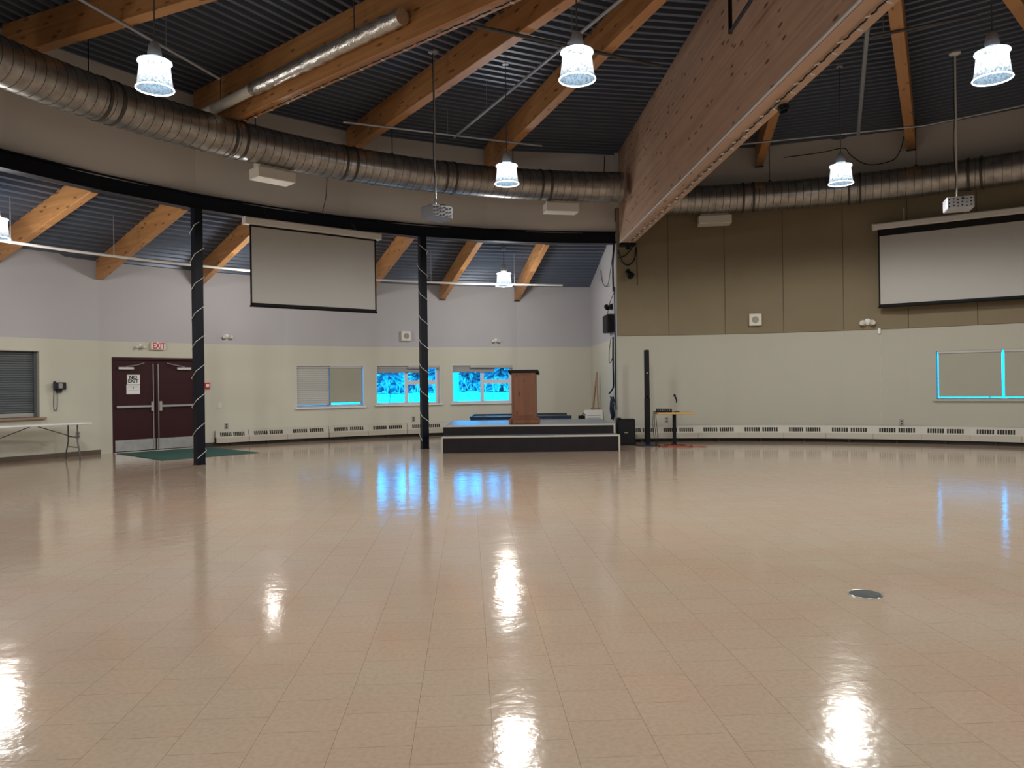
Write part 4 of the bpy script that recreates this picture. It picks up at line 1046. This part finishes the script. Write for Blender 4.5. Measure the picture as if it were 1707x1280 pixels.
# cables and spotlight on the tan wall under the girder end
am0, ap0, _ = chord(93, 87, RTAN)
def FT(u, y, z): return (Matrix.Translation((CX, CY, 0)) @ Matrix.Rotation(face(am0), 4, 'Z')) @ Vector((u, ap0-y, z))
b = MB(); b.tube(smooth([FT(-.56, .05, 4.45), FT(-.5, .08, 4.2), FT(-.35, .08, 4.08), FT(-.2, .08, 4.2), FT(-.14, .06, 4.5)]), .013, 6)
b.tube([FT(-.56, .05, 4.25), FT(-.4, .07, 4.3), FT(-.28, .08, 4.42), FT(-.22, .06, 4.52)], .011, 6)
tag(b.build('wall_cable', 'black', None, True), 'black cables looping under the end of the big girder', 'cable')
b = MB(); b.tube([FT(-.13, .03, 4.5), FT(-.12, .03, 3.62)], .006, 5); tag(b.build('wall_cable', 'black', None, True), 'thin black wire hanging straight on the first tan panel', 'cable')
t = empty('stage_spotlight', FT(-.33, .02, 3.88), face(am0), 'small black spotlight fixed on the tan wall below the girder', 'spotlight')
b = MB(); b.rbox(-.03, .03, -.02, .0, -.05, .12, .004); b.tube([(0, -.01, .08), (0, -.1, .06)], .012, 6); b.build('bracket', 'black', t)
b = MB(); b.lathe([(0, -.11), (.05, -.10), (.07, .02), (.085, .10), (.078, .10), (0, .05)], 16, Matrix.Translation((0, -.14, -.01)) @ Matrix.Rotation(R_(130), 4, 'X') @ Matrix.Rotation(R_(20), 4, 'Y')); b.build('head', 'black', t, True)
# loose cable loop on the white band above the right duct
am7, ap7, _ = chord(61.5, 67.9, RTAN)
def loop(a_): 
    p = polar(11.18, a_[0], a_[1]); return p
b = MB(); b.tube(smooth([loop(q) for q in ((74, 6.35), (70, 6.38), (67.7, 6.42), (67.0, 6.25), (65.8, 6.05), (64.6, 5.98), (62.9, 6.02), (62.3, 6.12), (61.9, 6.3), (61.7, 6.5))]), .010, 6)
tag(b.build('loose_cable', 'black', None, True), 'loose black cable drooping above the right duct', 'cable')
# stray wire on the white upper wall above the left screen
b = MB(); b.tube([polar(11.3, 126.5, 5.6), polar(11.32, 126.6, 5.2), polar(11.32, 127.0, 4.88)], .008, 5)
tag(b.build('stray_wire', 'pipe_dark', None, True), 'thin wire hanging on the white upper wall above the left screen', 'wire')
b = MB(); p0 = polar(11.32, 94.3); b.tube([(p0.x, p0.y, 6.6), (p0.x-.02, p0.y, 6.2), (p0.x, p0.y-.02, 5.95)], .010, 5)
tag(b.build('stray_wire', 'black', None, True), 'short dark wire beside the big girder at the top of the white wall', 'wire')

# easel with white board leaning in the far corner
e0 = SW(13.85, .10, 0)
t = empty('easel', e0, R_(10), 'folded wooden easel standing in the corner behind the stage', 'easel')
for (xa, ya) in ((-.24, -.10), (-.02, -.28), (-.10, .22)):
    b = MB(); b.tube([(xa, ya, 0), (.0, 0, 1.62)], .019, 6); b.build('leg', 'trim_wood', t)
b = MB(); b.tube([(0, 0, 1.25), (0, -.01, 1.66)], .028, 6); b.build('top_block', 'trim_wood', t)
b = MB(); b.rbox(-.22, .04, -.20, -.15, .70, .73, .004); b.build('tray', 'trim_wood', t)
t = empty('white_board', SW(13.25, .26, 0), R_(4), 'white rounded plastic board propped up behind the right end of the stage', 'board')
b = MB(); b.rbox(-.24, .24, -.02, .02, .0, .70, .015, Matrix.Rotation(R_(-12), 4, 'X')); b.build('panel', 'white_plastic', t)
b = MB(); T = Matrix.Rotation(R_(-12), 4, 'X')
for z in (.55, .48): b.box(-.17, .17, -.024, -.02, z, z+.012, T)
b.build('marks', 'grey_ink', t)
t = empty('floor_box', (1.75, 19.4, 0), 0, 'small dark boxes stacked behind the stage beside the white board', 'box')
b = MB(); b.rbox(-.08, .08, -.1, .1, 0, .56, .01); b.build('body', 'black', t)
b = MB(); b.tube([(.0, 0, .56), (.05, 0, .62), (.1, 0, .56)], .012, 6); b.build('handle', 'black', t)

# folding table at the left edge
d = Vector((-.6, -.8, 0)); t = empty('folding_table', (-8.25+d.x*.92-.8*.35, 15.1+d.y*.92+.6*.35, 0), math.atan2(d.y, d.x), 'white plastic folding table below the serving shutter', 'table')
# local x along the length (away from the doors), local y to the hall side or wall
b = MB(); b.rbox(-.92, .92, -.36, .36, .695, .735, .012); b.build('tabletop', 'white_plastic', t)
for sx in (-1, 1):
    for sy in (-1, 1):
        b = MB(); b.tube([(sx*.70, sy*.20, .69), (sx*.70, sy*.20, .36), (sx*.70, sy*.29, .14), (sx*.70, sy*.30, .0)], .014, 8); b.build('leg', 'table_leg', t, True)
    b = MB(); b.tube([(sx*.70, -.245, .25), (sx*.70, .245, .25)], .010, 6); b.tube([(sx*.70, -.20, .45), (sx*.70, .20, .45)], .010, 6); b.build('cross_bar', 'table_leg', t, True)
    b = MB(); b.tube([(sx*.70, 0, .45), (sx*.05, 0, .69)], .009, 6); b.build('brace', 'table_leg', t, True)

# door mat
b = MB(); cm = Vector((-6.88, 16.25, 0)); b.rbox(-1.2, 1.2, -1.0, 1.0, 0, .010, .003)
tag(b.build('door_mat', 'green_mat', None, False, cm, math.atan2(-1.64, 1.71)), 'dark green entrance mat on the floor before the double doors', 'mat')
# floor drain cover
b = MB(); b.lathe([(0, .004), (.085, .004), (.095, .0)], 32)
t = empty('floor_drain', (2.225, 4.88, 0), 0, 'small round metal cover set in the tiled floor', 'floor drain'); b.build('cover', 'drain_metal', t, True)
b = MB(); b.tube([(.10*math.cos(2*PI*k/32), .10*math.sin(2*PI*k/32), .001) for k in range(32)], .004, 5, True); b.build('rim', 'steel', t, True)

# ------------------------------------------------------------------ outdoors
def conifer_mesh():
    me = MB()
    for k in range(26):
        z = .85+k*.43; R = 2.3*(1-k/27)+.15; n = 11
        for j in range(n):
            a = 2*PI*j/n+k*.7+random.uniform(-.2, .2); rr = R*random.uniform(.75, 1.1); w = .28*rr/n*6
            c, s = math.cos(a), math.sin(a); dz = -rr*.35
            me.add([(0, 0, z+.15), (c*rr*.6-s*w, s*rr*.6+c*w, z+dz*.5), (c*rr, s*rr, z+dz), (c*rr*.6+s*w, s*rr*.6-c*w, z+dz*.5), (c*rr*.5, s*rr*.5, z+dz*.5-.22)],
                   [(0, 1, 2), (0, 2, 3), (0, 4, 1), (1, 4, 2), (2, 4, 3), (3, 4, 0)])
    return me
tr = MB(); tr.tube([(0, 0, -.3), (0, 0, 11)], [.22, .03], 7)
ctree = empty('conifer_tree', (0, 0, 0)); conifer_mesh().build('foliage', 'needles', ctree); tr.build('trunk', 'bark', ctree)
def bare_tree():
    b = MB(); 
    def br(p, d_, L, r, lv):
        q = p+d_*L; b.tube([p, (p+q)/2+Vector((random.uniform(-.04, .04), random.uniform(-.04, .04), 0))*L, q], [r, r*.85, r*.65], 4, caps=False)
        if lv == 0: return
        for i in range(3 if lv > 1 else 4):
            a = random.uniform(0, 2*PI); s = random.uniform(.35, .8)
            nd = (d_+Vector((math.cos(a)*s, math.sin(a)*s, random.uniform(-.05, .3)))).normalized()
            br(p.lerp(q, random.uniform(.5, 1)), nd, L*random.uniform(.55, .8), r*.6, lv-1)
    br(Vector((0, 0, -.2)), Vector((0, 0, 1)), 1.6, .07, 5); return b
btree = bare_tree().build('bare_shrub', 'frost_twig')
k = 0
for i in range(42):
    x = -46+5.6*(i % 14)+1.9*(i//14)+random.uniform(-.25, .25); y = 78+5.9*(i//14)+random.uniform(-.2, .2)
    o = ctree if i == 0 else copy_tree(ctree)
    s = random.uniform(.85, 1.05); o.location = (x, y, gz(x, y)); o.rotation_euler.z = random.uniform(0, 6.28); o.scale = (s, s, s)
    tag(o, 'dark evergreen tree in the wood beyond the snow field', 'tree', 'evergreen trees beyond the snow field')
for i in range(64):
    x = -32+1.35*(i % 32)+.7*(i//32)+random.uniform(-.3, .3); y = 64+3.2*(i//32)+random.uniform(-.6, .6)
    o = btree if i == 0 else btree.copy()
    if i: COL.objects.link(o)
    s = random.uniform(.35, .62); o.location = (x, y, gz(x, y)); o.rotation_euler.z = random.uniform(0, 6.28); o.scale = (s, s, s)
    tag(o, 'frosty bare shrub in front of the evergreen trees outside', 'shrub', 'bare shrubs at the far side of the snow field')
for x, y in ((-7.2, 40), (-3.6, 46), (-1.5, 38), (-8.3, 52)):
    b = MB(); b.tube([(0, 0, -.1), (.05, 0, .8), (.02, .05, 1.3)], [.03, .02, .01], 5); b.tube([(.03, 0, .5), (.25, .1, .9)], .012, 4); b.tube([(.03, 0, .6), (-.2, .1, 1.0)], .012, 4)
    tag(b.build('sapling', 'bark', None, False, (x, y, gz(x, y))), 'thin dark sapling poking out of the snow field', 'sapling', 'saplings in the snow')
b = MB(); b.tube([(0, 0, -.2), (.04, 0, 2), (0, .05, 5)], [.2, .17, .14], 10); tag(b.build('pale_trunk', 'frost_twig', None, True, (-2.35, 31, 0)), 'pale tree trunk standing close outside the window nearest the lectern', 'tree trunk')

# ------------------------------------------------------------------ world
w = bpy.data.worlds.new('sky'); S.world = w; w.use_nodes = True; bg = w.node_tree.nodes['Background']
bg.inputs[0].default_value = (.32, .60, 1, 1); bg.inputs[1].default_value = 5.2
# ------------------------------------------------------------------ render look
vs_ = S.view_settings; S.display_settings.display_device = 'sRGB'; vs_.view_transform = 'Standard'; vs_.look = 'None'; vs_.exposure = 0.08; vs_.gamma = 1; vs_.use_curve_mapping = False
cy = S.cycles
cy.max_bounces = 8; cy.diffuse_bounces = 4; cy.glossy_bounces = 4; cy.transmission_bounces = 4; cy.transparent_max_bounces = 12
cy.sample_clamp_indirect = 4; cy.sample_clamp_direct = 0; cy.caustics_reflective = True; cy.caustics_refractive = False; cy.use_denoising = True
